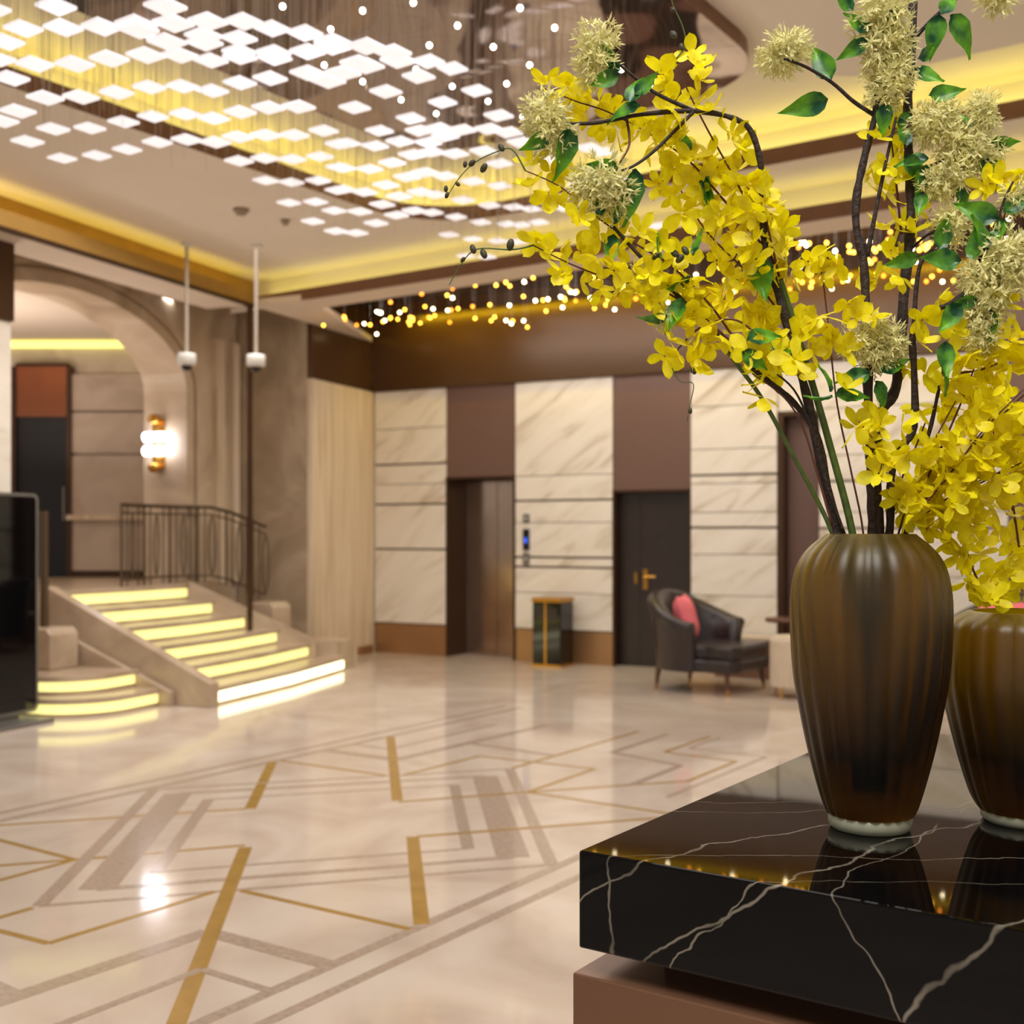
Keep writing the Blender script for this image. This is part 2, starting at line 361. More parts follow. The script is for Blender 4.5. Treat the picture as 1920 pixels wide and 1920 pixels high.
pn = rrect(-2.55, 2.3, -1.4, 7.3, .35); tp_ = MB(); ring(tp_, pn, 4.3, 4.46); tp_.quad(*[(p[0], p[1], 4.3) for p in pn]); tp_.build('ceiling_panel', M['ceiling'], ceil)
# ---- back cove, its bronze ledge and the lower lobby ceiling
xl = L.w(0, -2.54)
cb = MB(); cb.quad((-9.6, 8.64, 3.8), (10, 8.64, 3.8), (10, 8.64, ZC), (-9.6, 8.64, ZC)); cb.build('cove_face', M['ceiling'], ceil)
MB().box(xl.x-.1, 10, 8.45, 8.47, 3.775, 3.885).build('cove_ledge', M['ledge'], ceil)
MB().box(xl.x-.05, 10, 8.50, 8.53, 3.86, 3.875).build('led_strip', M['led_y'], ceil)
lob = struct(MB().quad((-10.5, 8.6, 4.12), (10, 8.6, 4.12), (10, 14, 4.12), (-10.5, 14, 4.12)).build('ceiling_lobby', mat('lobby_dark_mirror', (120, 104, 92), .12, .85)))
MB().box(-9.0, 10, 8.47, 8.85, 3.77, 3.83).build('soffit_border', M['cream'], lob)
MB(L.M).prism([(0, -2.5), (.7, -2.5), (.588, -2.1), (.03, -.02), (0, -.02)], 3.771, 3.831).build('soffit_border', M['cream'], lob)
MB().box(-8.6, 10, 8.84, 8.86, 3.83, 4.12).build('recess_side', M['fascia'], lob)
MB(W.M).box(.5, 8, -.36, -.31, 4.05, 4.07).build('led_strip', M['led_fas'], lob)
MB(W.M).box(.42, 8, -.42, -.40, 3.97, 4.12).build('led_lip', M['fascia'], lob)

# ---- lift wall
wb = struct(MB(W.M).box(-.4, 9, .75, .8, 0, 4.2).build('wall_back', M['bronze']))
MB(W.M).box(-.02, 9, -.04, .75, 3.17, 4.12).build('fascia_panel', M['fascia'], wb)
def marble_col(u0, u1, zs, z0=.37, z1=3.17, thick=()):
    MB(W.M).box(u0, u1, .05, .74, 0, z1).build('panel_backing', M['joint'], wb)
    zz = [z0]+sorted(zs)+[z1]
    for a, b in zip(zz, zz[1:]):
        ga = .012 if a in thick else .004; gb = .012 if b in thick else .004
        MB(W.M).box(u0+.006, u1-.006, 0, .06, a+ga, b-gb).build('marble_panel', M['marble'], wb, bevel=.003)
    MB(W.M).box(u0+.004, u1-.004, .012, .06, 0, z0-.01).build('copper_skirting', M['copper'], wb)
marble_col(0, 1.02, [2.71, 2.28, 2.04, 1.8, 1.26], thick=(2.28, 1.8, 1.26))
marble_col(1.94, 3.15, [2.1, 1.82, 1.57, 1.18, 1.07, .78], thick=(1.82, 1.18, 1.07))
marble_col(4.04, 4.97, [2.78, 2.33, 2.06, 1.97, 1.67, 1.51, 1.23, .8], thick=(2.06, 1.51))
marble_col(5.39, 7.15, [2.7, 2.23, 1.97, 1.66, 1.5, 1.03], thick=(1.97, 1.5))
marble_col(7.6, 8.9, [2.7, 2.23, 1.66, 1.2], thick=(2.23,))
MB(W.M).box(4.97, 5.39, .03, .7, 2.69, 3.17).build('marble_panel', M['marble'], wb)
MB(W.M).box(1.02, 1.94, .02, .7, 2.11, 3.17).build('header_panel', M['liftbrown'], wb)
MB(W.M).box(3.15, 4.04, .02, .7, 1.92, 3.17).build('header_panel', M['liftbrown'], wb)
MB(W.M).box(7.15, 7.6, .02, .7, 0, 3.17).build('header_panel', M['liftbrown'], wb)
MB(W.M).box(4.97, 5.03, .0, .7, 0, 2.69).box(5.03, 5.39, .0, .7, 2.64, 2.69).build('niche_frame', M['bronze'], wb)
MB(W.M).box(5.03, 5.39, .2, .3, 0, 2.64).build('niche_panel', M['liftbrown'], wb)
for u0, u1, zt in ((1.02, 1.94, 2.11), (3.15, 4.04, 1.92)):
    f = MB(W.M); f.box(u0, u0+.025, -.005, .7, 0, zt).box(u1-.025, u1, -.005, .7, 0, zt).box(u0, u1, -.005, .1, zt-.025, zt)
    f.build('door_frame', M['bronze'], wb)
d = struct(MB(W.M).box(1.05, 1.915, .44, .48, 0, 2.09).build('door_1', M['bronze']))
MB(W.M).box(1.05, 1.476, .42, .445, 0, 2.08).build('door_leaf', M['liftdoor'], d)
MB(W.M).box(1.484, 1.915, .42, .445, 0, 2.08).build('door_leaf', M['liftdoor'], d)
d = struct(MB(W.M).box(3.18, 4.01, .16, .2, 0, 1.9).build('door_2', M['bronze']))
for a, b in ((3.18, 3.42), (3.424, 4.01)):
    lf = MB(W.M).box(a, b, .13, .165, 0, 1.895).build('door_leaf', M['darkwood'], d)
hd = MB(W.M); hd.box(3.46, 3.51, .115, .13, .84, 1.06); hd.tube([(3.485, .115, .98), (3.485, .07, .98), (3.62, .07, .98)], .011); hd.build('door_handle', M['brass'], lf)
MB(W.M).box(3.36, 3.39, .11, .13, .9, 1.02).build('door_handle', M['brass'], d)
for z, h, m in ((1.62, .1, 'greymetal'), (1.16, .14, 'greymetal')):
    o = tag(MB(W.M).box(2.05, 2.13, -.02, .0, z-h/2, z+h/2).build('call_plate', M[m], bevel=.004), 'small grey metal plate above the blue lift display' if z > 1.5 else 'grey metal lift call plate below the blue display', 'call plate')
    MB(W.M).ball((2.09, -.022, z), .013).build('button', M['white'], o)
o = tag(MB(W.M).box(2.05, 2.13, -.02, 0, 1.26, 1.5).build('lift_display', M['black'], bevel=.004), 'black lift floor display with blue glow on marble panel', 'display')
MB(W.M).box(2.072, 2.108, -.023, -.019, 1.34, 1.40).build('display_screen', M['blue'], o)

# ---- left side: travertine return, stair recess, beam, arch, corridor
wl = struct(MB(L.M).box(-.06, 0, -1.33, .4, 0, 3.17).build('wall_left', M['travertine']))
MB(L.M).box(-.06, .005, -1.33, .4, 3.17, 4.2).build('fascia_panel', M['fascia'], wl)
MB(L.M).box(0, .03, -.32, 0, 0, .1).build('skirting', M['copper'], wl)
wa = struct(MB(L.M).box(-.98, -.062, -1.33, -1.2, 0, 4.4).build('wall_stair_end', M['greymarble']))
bm_ = struct(MB(L.M).box(-.53, .05, -9, -2.5, 3.77, 3.8).build('trim_1', M['cream']))
MB(L.M).box(-.2, -.16, -9, -2.2, 3.8, 4.3).build('beam_face', M['mustard'], bm_)
MB(L.M).box(.03, .055, -9, -2.5, 3.755, 3.9).build('beam_lip', M['mustard'], bm_)
MB(L.M).box(.028, .06, -9, -2.5, 3.74, 3.775).build('beam_edge', M['bronze'], bm_)
MB(L.M).box(-.06, -.03, -9, -2.55, 3.81, 3.83).build('led_strip', M['led_left'], bm_)
MB(L.M).box(-.01, .03, -2.54, -2.5, .45, 3.77).build('corner_post', M['bronze'], bm_)
struct(MB(L.M).quad((-7, -9, 4.2), (-.2, -9, 4.2), (-.2, 1, 4.2), (-7, 1, 4.2)).build('ceiling_stair', M['cream']))
# arch wall: ring between ellipse and rectangle
def arch_pts(n=26):
    out = [(-2.27, 0.5)]
    for k in range(n+1):
        a = math.pi*k/n; out.append((-3.95+1.68*math.cos(a), 2.97+.77*math.sin(a)))
    return out+[(-5.63, .5)]
ap = arch_pts(); aw = MB(L.M)
for u in (-1.0, -1.53):
    vs = [(u, p[0], p[1]) for p in ap]+[(u, p[0], 4.2) for p in ap]; n = len(ap)
    aw.add(vs, [(i, i+1, n+i+1, n+i) for i in range(n-1)])
    aw.quad((u, -2.27, 0), (u, -1.2, 0), (u, -1.2, 4.2), (u, -2.27, 4.2)); aw.quad((u, -5.63, 0), (u, -9, 0), (u, -9, 4.2), (u, -5.63, 4.2))
arch = struct(aw.build('wall_arch', M['archstone'], fix=False))
iv = MB(L.M); n = len(ap)
iv.add([(-1.0, p[0], p[1]) for p in ap]+[(-1.53, p[0], p[1]) for p in ap], [(i, i+1, n+i+1, n+i) for i in range(n-1)])
iv.build('arch_reveal', M['archstone'], arch)
def arch_band(off, w_, d_, name):
    q = []
    for k in range(27):
        a = math.pi*k/26; q.append((math.cos(a), math.sin(a)))
    a1 = [(-3.95+(1.68+off)*c_, 2.97+(.77+off)*s_) for c_, s_ in q]; a2 = [(-3.95+(1.68+off+w_)*c_, 2.97+(.77+off+w_)*s_) for c_, s_ in q]
    a1 = [(a1[0][0], .9)]+a1; a2 = [(a2[0][0], .9)]+a2
    m = MB(L.M); n = len(a1)
    m.add([(-1+d_, p[0], p[1]) for p in a1]+[(-1+d_, p[0], p[1]) for p in a2]+[(-1, p[0], p[1]) for p in a1]+[(-1, p[0], p[1]) for p in a2],
          [(i, i+1, n+i+1, n+i) for i in range(n-1)]+[(2*n+i, 2*n+i+1, i+1, i) for i in range(n-1)]+[(n+i, n+i+1, 3*n+i+1, 3*n+i) for i in range(n-1)])
    m.build(name, M['archstone'], arch)
arch_band(.0, .12, .035, 'arch_moulding'); arch_band(.16, .05, .05, 'arch_moulding')
MB(L.M).box(-1.0, -.93, -1.78, -1.64, .9, 3.6).build('pilaster_strip', M['travertine'], arch)
MB(L.M).box(-1.0, -.93, -1.48, -1.36, .9, 3.6).build('pilaster_strip', M['travertine'], arch)
# corridor end wall
iw = struct(MB(I.M).box(-4, 1.9, .06, .2, .93, 3.9).build('wall_corridor', M['corrstone']))
def izu(px, py, v=0): p = I.V(px, py, v); return p.x, p.z
ux0 = izu(130, 900)[0]; ux1 = izu(285, 900)[0]+.6
rows = [izu(200, y)[1] for y in (1072, 972, 852, 772, 700)]
for a, b in zip(rows, rows[1:]): MB(I.M).box(ux0, ux1, -.02, .06, a+.012, b-.012).build('stone_panel', M['corrstone'], iw, bevel=.004)
MB(I.M).box(ux0, ux1, -.1, .0, rows[1]-.02, rows[1]+.04).build('dado_ledge', M['travertine'], iw)
MB(I.M).box(ux0, ux1, -.05, .06, .93, rows[0]).build('skirting', M['bronze'], iw)
da, db_ = izu(33, 900)[0], izu(128, 900)[0]; zt = izu(80, 782)[1]; zp = izu(80, 688)[1]
d3 = struct(MB(I.M).box(da, db_, -.01, .05, .93, zt).build('door_3', mat('near_black_door', (14, 12, 16), .5)))
fr = MB(I.M); fr.box(db_, db_+.05, -.06, .06, .93, zp).box(da-.05, da, -.06, .06, .93, zp).box(da, db_, -.06, .06, zp, zp+.04); fr.build('door_frame', M['bronze'], d3)
MB(I.M).box(da, db_, -.04, .05, zt, zp).build('header_panel', mat('polished_copper', (150, 92, 62), .25, .8), d3)
MB(I.M).tube([(db_-.02, -.09, 1.6), (db_-.02, -.09, 2.0)], .015).build('pull_handle', M['greymetal'], d3)
ztop = izu(150, 672)[1]
struct(MB(L.M).quad((-7, -9, 3.74), (-1.5, -9, 3.74), (-1.5, .6, 3.74), (-7, .6, 3.74)).build('ceiling_corridor', M['cream']))
MB(I.M).box(-4, 1.9, -.03, .06, 3.66, 3.73).build('led_strip', emit('corridor_led', (236, 236, 130), 1.2), iw)
cl = bpy.data.lights.new('corridor_fill', 'AREA'); cl.energy = 48; cl.color = (1, .86, .78); cl.size = 1.2  # upward-facing fill added inside the corridor, no lamp body
clo = bpy.data.objects.new('corridor_fill', cl); clo.location = L.w(-2.7, -4.2, 2.2); clo.rotation_euler = (math.pi, 0, 0); COL.objects.link(clo)
# end column by the kiosk
oc = struct(MB(L.M).box(-1.0, -.3, -6.2, -5.34, 0, 3.15).build('wall_column', M['marble'], bevel=.01))
MB(L.M).box(-1.0, -.28, -6.2, -5.33, 3.15, 3.77).build('capital', M['bronze'], oc)
# landing
ld = struct(MB(L.M).prism([(-.8, -4.4), (-.85, -2.6), (-1.0, -1.3), (-8, 1.4), (-8, -9), (-.8, -9)], .0, .93).build('floor_landing', M['stair']))

# ================================================================ STAIRS
st = empty('staircase', L.w(0, -3.2, 0), 'beige marble staircase with glowing yellow risers up to the arch', 'staircase')
NS = 6; rise = .155
def sfront(i): return (.95-.345*i, -4.34), (.66-.26*i, -1.72-.185*i)
for i in range(NS):
    a, b = sfront(i); z1 = rise*(i+1)
    mid = ((a[0]+b[0])/2+.06, (a[1]+b[1])/2)
    nose = [a, mid, b]
    bk = max(-.79, a[0]-.42); poly = nose+[(max(-.79, b[0]-.36), b[1]), (bk, a[1])]
    sp = MB(L.M).prism(poly, z1-.04, z1).build('tread', M['stair'], st, bevel=.005)
    ins = .03
    m_r = MB(L.M).prism([(a[0]-ins, a[1]), (mid[0]-ins, mid[1]), (b[0]-ins, b[1]), (max(-.79, b[0]-.36), b[1]), (bk, a[1])], rise*i, z1-.04); rz = m_r.build('riser', M['stair'], st)
    m = MB(L.M); q = ins-.006
    for p1, p2 in zip(nose, nose[1:]):
        m.quad((p1[0]-q, p1[1], rise*i+.025), (p2[0]-q, p2[1], rise*i+.025), (p2[0]-q, p2[1], z1-.042), (p1[0]-q, p1[1], z1-.042))
    m.build('led_strip', M['led_low' if i == 0 else 'led_stair'], rz, fix=False)
MB(L.M).extr([(.97, 0), (.97, .2), (-.8, .98), (-.8, 0)], 'y', -4.46, -4.34).build('stringer', M['stair'], st, bevel=.008)
rs = MB(L.M); pr = [sfront(i)[1] for i in range(NS)]
for i in range(1, NS-1):
    p, q = pr[i], pr[i+1]; za, zb = rise*(i)+.19, rise*(i+1)+.19
    n = Vector((q[1]-p[1], -(q[0]-p[0]))).normalized()*-.1
    rs.add([(p[0], p[1], 0), (q[0], q[1], 0), (q[0]+n.x, q[1]+n.y, 0), (p[0]+n.x, p[1]+n.y, 0), (p[0], p[1], za), (q[0], q[1], zb), (q[0]+n.x, q[1]+n.y, zb), (p[0]+n.x, p[1]+n.y, za)],
           [(0, 3, 2, 1), (4, 5, 6, 7), (0, 1, 5, 4), (1, 2, 6, 5), (2, 3, 7, 6), (3, 0, 4, 7)])
rs.build('curb', M['stair'], st)
MB(L.M).prism([(.55, -1.72), (.55, -1.34), (-.9, -1.34), (-.84, -2.6), (pr[4][0], pr[4][1]), (pr[2][0], pr[2][1])], 0, .3).build('side_plinth', M['stair'], st)
def newel(c, name, label):
    m = MB(L.M); u, v, z0, z1, hw = c
    m.extr([(u-hw, z0), (u+hw, z0), (u+hw, z1-.05), (u+hw-.05, z1), (u-hw+.05, z1), (u-hw, z1-.05)], 'y', v-hw, v+hw)
    return tag(m.build(name, M['stair'], bevel=.015), label, 'pedestal')
newel((-.17, -1.9, .30, .72, .165), 'stone_newel', 'rounded beige stone newel block at the right railing foot')
newel((-.47, -4.75, .30, .65, .165), 'stone_newel', 'rounded beige stone newel block beside the black kiosk')
# curved side steps
s2 = empty('side_steps', L.w(0, -5, 0), 'low curved marble steps with yellow light lines beside the kiosk', 'staircase')
def curve(off, n=9):
    r = .5-off*.3; u1, v0 = .52-off, -5.42+off*.6; pts = [(-.9, max(-5.32, v0)), (-.28, max(-5.32, v0)), (-.27, v0)]
    for k in range(n+1):
        a = math.radians(-90+90*k/n); pts.append((u1-r+r*math.cos(a), v0+r+r*math.sin(a)))
    return pts+[(u1, -4.52)]
for i in range(2):
    c0 = curve(.24*i); z0 = .15*i
    MB(L.M).prism(c0+[(-.9, -4.52)], z0+.11, z0+.15).build('tread', M['stair'], s2)
    c1 = curve(.24*i+.03); MB(L.M).prism(c1+[(-.9, -4.52)], z0, z0+.11).build('riser', M['stair'], s2)
    c2 = curve(.24*i+.022); m = MB(L.M); nn = len(c2)
    m.add([(p[0], p[1], z0+.03) for p in c2]+[(p[0], p[1], z0+.105) for p in c2], [(k, k+1, nn+k+1, nn+k) for k in range(nn-1)])
    m.build('led_strip', M['led_stair'], s2, fix=False)
MB(L.M).extr([(.62, 0), (.62, .12), (-.5, .56), (-.5, 0)], 'y', -4.54, -4.47).build('curb', M['stair'], s2, bevel=.006)

# railing on the landing and down the right side of the stairs
rl = empty('iron_railing', L.w(-.9, -2.6, .93), 'curved wrought iron railing with oval balusters above the lit stairs', 'railing')
rp = [(-.86, -3.4, .93), (-.93, -3.1, .93), (-.97, -2.8, .93), (-.98, -2.5, .93), (-.93, -2.25, .93), (-.8, -2.08, .93), (-.62, -1.98, .88), (-.42, -1.93, .8), (-.22, -1.9, .72)]
def hh(i): return .8
def rtube(dz, r, name):
    MB(L.M).tube([(p[0], p[1], p[2]+dz) for p in rp], r, 6).build(name, M['iron'], rl)
rtube(.80, .02, 'handrail'); rtube(.72, .01, 'upper_rail'); rtube(.07, .012, 'bottom_rail')
def lerp(rp, t):
    k = min(int(t), len(rp)-2); f = t-k; return Vector(rp[k]).lerp(Vector(rp[k+1]), f)
NB = 23
for k in range(NB):
    t = k*(len(rp)-1)/(NB-1); p = lerp(rp, t); p2 = lerp(rp, min(t+.15, len(rp)-1.001)); tg = (p2-p); tg.z = 0
    tg = tg.normalized() if tg.length > 1e-6 else Vector((1, 0, 0))
    m = MB(L.M)
    if k % 4 == 2:
        pts = []
        for a in range(13):
            an = 2*math.pi*a/12; q = p+tg*.035*math.sin(an); pts.append((q.x, q.y, p.z+.4-.31*math.cos(an)))
        m.tube(pts, .009, 5, cap=False)
    else: m.tube([(p.x, p.y, p.z), (p.x, p.y, p.z+.8)], .014 if k % 4 == 0 else .008, 5)
    m.build('baluster', M['iron'], rl)
r2 = empty('iron_railing_end', L.w(-.5, -4.75, .65), 'end post of an iron railing rising behind the black kiosk', 'railing')
MB(L.M).tube([(-.53, -4.75, .65), (-.53, -4.75, 1.64)], .035, 8).build('post', M['iron'], r2)
MB(L.M).tube([(-.53, -4.75, 1.6), (-1.1, -4.85, 1.75)], .022, 6).build('handrail', M['iron'], r2)

# wall sconce in the arch
sc = empty('wall_sconce', L.w(-1.3, -2.27, 2.4), 'brass wall sconce with two glowing white glass tubes inside the arch', 'wall lamp')
MB(L.M).box(-1.36, -1.24, -2.31, -2.27, 2.14, 2.68).build('backplate', M['brass'], sc, bevel=.01)
for z in (2.33, 2.48): MB(L.M).tube([(-1.42, -2.38, z), (-1.18, -2.38, z)], .048, 12).build('glass_tube', M['sconce'], sc)
for z in (2.15, 2.67): MB(L.M).ball((-1.3, -2.38, z), .07, 12, 8, .8).build('brass_cap', M['brass'], sc, smooth=True)
MB(L.M).tube([(-1.3, -2.38, 2.15), (-1.3, -2.38, 2.67)], .02, 8).build('stem', M['brass'], sc)

# kiosk
kz = empty('display_kiosk', L.w(.03, -5.85, 0), 'black freestanding digital signage kiosk on a grey foot plate', 'kiosk')
def rr2(a0, a1, b0, b1, r, n=5): return rrect(a0, a1, b0, b1, r, n)
MB(L.M).extr(rr2(-6.25, -5.43, .06, 1.76, .05), 'x', -.02, .06).build('body', M['black'], kz, bevel=.004)
fm = MB(L.M); oo = rr2(-6.25, -5.43, .06, 1.76, .05); ii = rr2(-6.225, -5.455, .085, 1.735, .035); nn = len(oo)
fm.add([(.067, p[0], p[1]) for p in oo]+[(.067, p[0], p[1]) for p in ii]+[(.0, p[0], p[1]) for p in oo],
       [(k, (k+1) % nn, nn+(k+1) % nn, nn+k) for k in range(nn)]+[(k, 2*nn+k, 2*nn+(k+1) % nn, (k+1) % nn) for k in range(nn)])
fm.build('bezel', M['greymetal'], kz)
MB(L.M).box(.06, .064, -6.215, -5.465, .1, 1.72).build('glass_screen', M['screen'], kz)
MB(L.M).box(-.2, .3, -6.2, -5.5, .0, .03).build('foot_plate', M['greymetal'], kz, bevel=.008)
MB(L.M).box(0, .04, -6.1, -5.6, .03, .07).build('foot_neck', M['greymetal'], kz)

# ================================================================ CEILING FIXTURES
for px, py, lab in ((350, 456, 'white dome camera on a ceiling pole left of the other'), (480, 460, 'white dome camera on a ceiling pole right of the other')):
    p = onz(px, py, ZC); e = empty('security_camera', (p.x, p.y, ZC-1.17), lab, 'camera', 'dome cameras on ceiling poles')
    T_ = Matrix.Translation((p.x, p.y, 0))
    MB(T_).lathe([(.001, ZC-.001), (.055, ZC-.001), (.055, ZC-.02), (.02, ZC-.03)], n=14).build('flange', M['white'], e, smooth=True)
    MB(T_).tube([(0, 0, ZC-.02), (0, 0, ZC-1.02)], .016, 8).build('pole', M['pole'], e)
    MB(T_).lathe([(.001, ZC-1.0), (.08, ZC-1.0), (.085, ZC-1.03), (.085, ZC-1.1), (.06, ZC-1.11), (.001, ZC-1.11)], n=16).build('housing', M['white'], e, smooth=True); hs = COL.objects[-1]
    MB(T_).ball((0, 0, ZC-1.11), .05, 12, 8).build('dome', M['black'], hs, smooth=True)
for px, py, r, lab in ((452, 392, .06, 'round smoke detector on the beige ceiling'), (535, 412, .035, 'tiny round sprinkler plate on the beige ceiling')):
    p = onz(px, py, ZC); m = MB(Matrix.Translation((p.x, p.y, ZC)))
    m.lathe([(.001, -.001), (r*1.1, -.001), (r*1.1, -.015), (r*.8, -.03), (r*.7, -.045), (.001, -.05)], n=16)
    tag(m.build('smoke_detector' if r > .05 else 'sprinkler', mat('detector_grey', (150, 130, 112), .5), smooth=True), lab, 'detector' if r > .05 else 'sprinkler')

# ---- tile chandelier
ch = empty('tile_chandelier', (-4.2, 4.8, 4.4), 'chandelier of hanging lit white tiles under a rippled mirror panel', 'chandelier')
mp_ = rrect(-5.7, -2.85, -1.4, 7.15, .6)
cm = MB(); ring(cm, mp_, 4.36, 4.46); cm.build('canopy_edge', M['ledge'], ch)
MB().quad(*[(p[0], p[1], 4.361) for p in mp_]).build('mirror_canopy', M['mirror'], ch)
C1 = [(315,35),(930,35),(130,160),(355,155),(570,150),(765,135),(775,165),(975,130),(1170,120),(1370,120),(1530,160),(1715,185),(1870,235),(30,235),(195,360),(420,360),(615,330),(820,310),(940,235),(1145,200),(1150,240),(1345,215),(1010,310),(1185,340),(1345,290),(1350,320),(1540,295),(1545,325),(1730,290),(1870,262),(60,440),(255,550),(455,545),(655,520),(840,490),(1025,485),(1195,510),(1350,465),(1520,440),(1730,410),(1845,455),(100,625),(5,680),(300,725),(505,720),(695,685),(860,655),(1040,640),(1200,665),(1350,630),(1510,605),(1680,600),(155,795),(350,890),(545,875),(715,840),(885,800),(1050,785),(1210,800),(1340,770),(1495,760),(1655,760),(1820,735),(1345,905),(1490,890),(1645,895),(1800,880),(1905,810),(1905,940),(1495,1015),(1640,1025),(1790,1015),(1900,1070),(1625,1140),(1775,1135),(1880,1185),(1760,1245),(1890,1300),(-60,50),(-20,330)]
C2 = [(440,260),(590,295),(620,340),(790,345),(925,385),(440,370),(395,355),(310,410),(735,430),(550,515),(1060,510),(870,575),(375,605),(690,665),(1185,650),(515,735),(740,735),(850,720),(630,795),(980,730),(1130,725),(1240,745),(790,800),(885,765),(1310,800),(1100,850),(330,805),(490,820),(700,870),(810,855),(940,865),(1190,920),(310,945),(460,950),(585,915),(1450,900),(1690,830),(1770,855),(670,995),(770,970),(885,990),(1040,1020),(1190,1045),(550,1040),(625,1105),(745,1080),(830,1095),(985,1125),(310,1065),(430,1080),(530,1150),(1135,1155),(1270,1165),(1370,1175),(1490,1150),(1560,1170),(405,1190),(610,1210),(710,1185),(810,1195),(945,1220),(1085,1250),(1230,1260),(1310,1265),(1410,1250),(495,1255),(385,1310),(905,1320),(1040,1345),(1180,1355),(1290,1360),(1000,1440),(1120,1445),(1540,1110),(1640,1040),(1700,1000),(1850,1000),(1900,1060),(2080,1270)]
tiles = [(x/3, y/3) for x, y in C1]+[(540+x/3, y/3) for x, y in C2]
tm = MB().box(-.055, .055, -.055, .055, -.006, .006).mesh('glass_tile', M['tile'], Vector((0, 0, 0)))
smb = MB(); seen = []
def thread(x, y, z0, z1, r=.0006):
    smb.add([(x+r*math.cos(a), y+r*math.sin(a), z) for z in (z0, z1) for a in (0, 2.1, 4.2)], [(0, 1, 4, 3), (1, 2, 5, 4), (2, 0, 3, 5)])
for x, y in tiles:
    wv = 1.62 if y > 260 and x > 480 else 1.0
    z = 3.5-.14*max(0, 1-x/500)+.1*math.sin(x*.013+y*.02)+(.12 if x > 800 else 0)
    p = onz(x, y, z); inst('glass_tile', tm, ch, p, Quaternion((0, 0, 1), R_.uniform(-.04, .04)))
    for dx, dy in ((.05, .05), (-.05, .05), (.05, -.05), (-.05, -.05)):
        thread(p.x+dx, p.y+dy, z, 4.36)
for k in range(1000):
    x = R_.uniform(-5.35, -3.75); y = R_.uniform(2.4, 7.0); thread(x, y, R_.uniform(3.45, 4.0), 4.36, .0012)
o = smb.build('hanging_threads', M['string'], ch, fix=False); o['kind'] = 'stuff'
dots = [(333,10),(530,12),(680,20),(620,55),(975,15),(925,88),(858,48),(805,85),(608,122),(680,153),(780,130),(752,187),(848,162),(818,213),(950,157),(915,190),(1040,52),(993,122),(1220,165),(1165,130),(1060,155),(1100,193),(980,219),(775,5),(1150,205)]
dm = MB().ball((0, 0, 0), .0125, 10, 8).mesh('spot_bulb', M['dot'], Vector((0, 0, 0)), True)
for x, y in dots: inst('spot_bulb', dm, ch, onz(x, y, 3.72))

# ---- gold bulb cluster in the lobby ceiling
bc = empty('bulb_chandelier', (-5.5, 9.9, 4.1), 'recessed ceiling field of tiny gold and white glass bulbs before the lifts', 'chandelier')
bms = [MB().ball((0, 0, 0), .0145, 8, 6).mesh('glass_bulb', M[k], Vector((0, 0, 0)), True) for k in ('b1', 'b2', 'b3')]
rods = MB(); cnt = 0
while cnt < 300:
    x = R_.uniform(-9.0, -3.6) if R_.random() < .6 else R_.uniform(-3.6, .8); y = R_.uniform(8.95, 11.1)
    wv = .5+.5*math.sin(x*2.2+1)*math.cos(y*3.1)
    if R_.random() > .55+.45*wv: continue
    q = L.loc((x, y, 0)); q2 = W.loc((x, y, 0))
    if q.x < .32 or q2.y > -.55: continue
    z = 3.68+.2*wv+R_.uniform(-.07, .07)
    inst('glass_bulb', bms[R_.choices((0, 1, 2), (.3, .48, .22))[0]], bc, (x, y, z)); cnt += 1
    smb_ = rods.add([(x+.0004*math.cos(a), y+.0004*math.sin(a), zz) for zz in (z, 4.12) for a in (0, 2.1, 4.2)], [(0, 1, 4, 3), (1, 2, 5, 4), (2, 0, 3, 5)])
o = rods.build('bulb_wires', M['string'], bc, fix=False); o['kind'] = 'stuff'

# ================================================================ LOBBY FURNITURE
# litter bin
def bin_():
    e = empty('litter_bin', W.w(2.56, -.3, 0), 'black square litter bin with gold top and gold centre line', 'bin')
    T_ = W.M @ Matrix.Translation((2.56, -.28, 0))
    MB(T_).box(-.17, .17, -.16, .16, .02, .7).build('body', M['black'], e, bevel=.01)
    MB(T_).box(-.178, .178, -.168, .168, .0, .03).build('base_trim', M['brass'], e)
    MB(T_).box(-.178, .178, -.168, .168, .7, .75).build('top_trim', M['brass'], e, bevel=.006)
    MB(T_).box(-.025, .0, -.166, -.158, .03, .7).build('centre_line', M['brass'], e)
    MB(T_).box(-.13, .13, -.165, -.15, .52, .64).build('opening', M['darkwood'], e)
bin_()

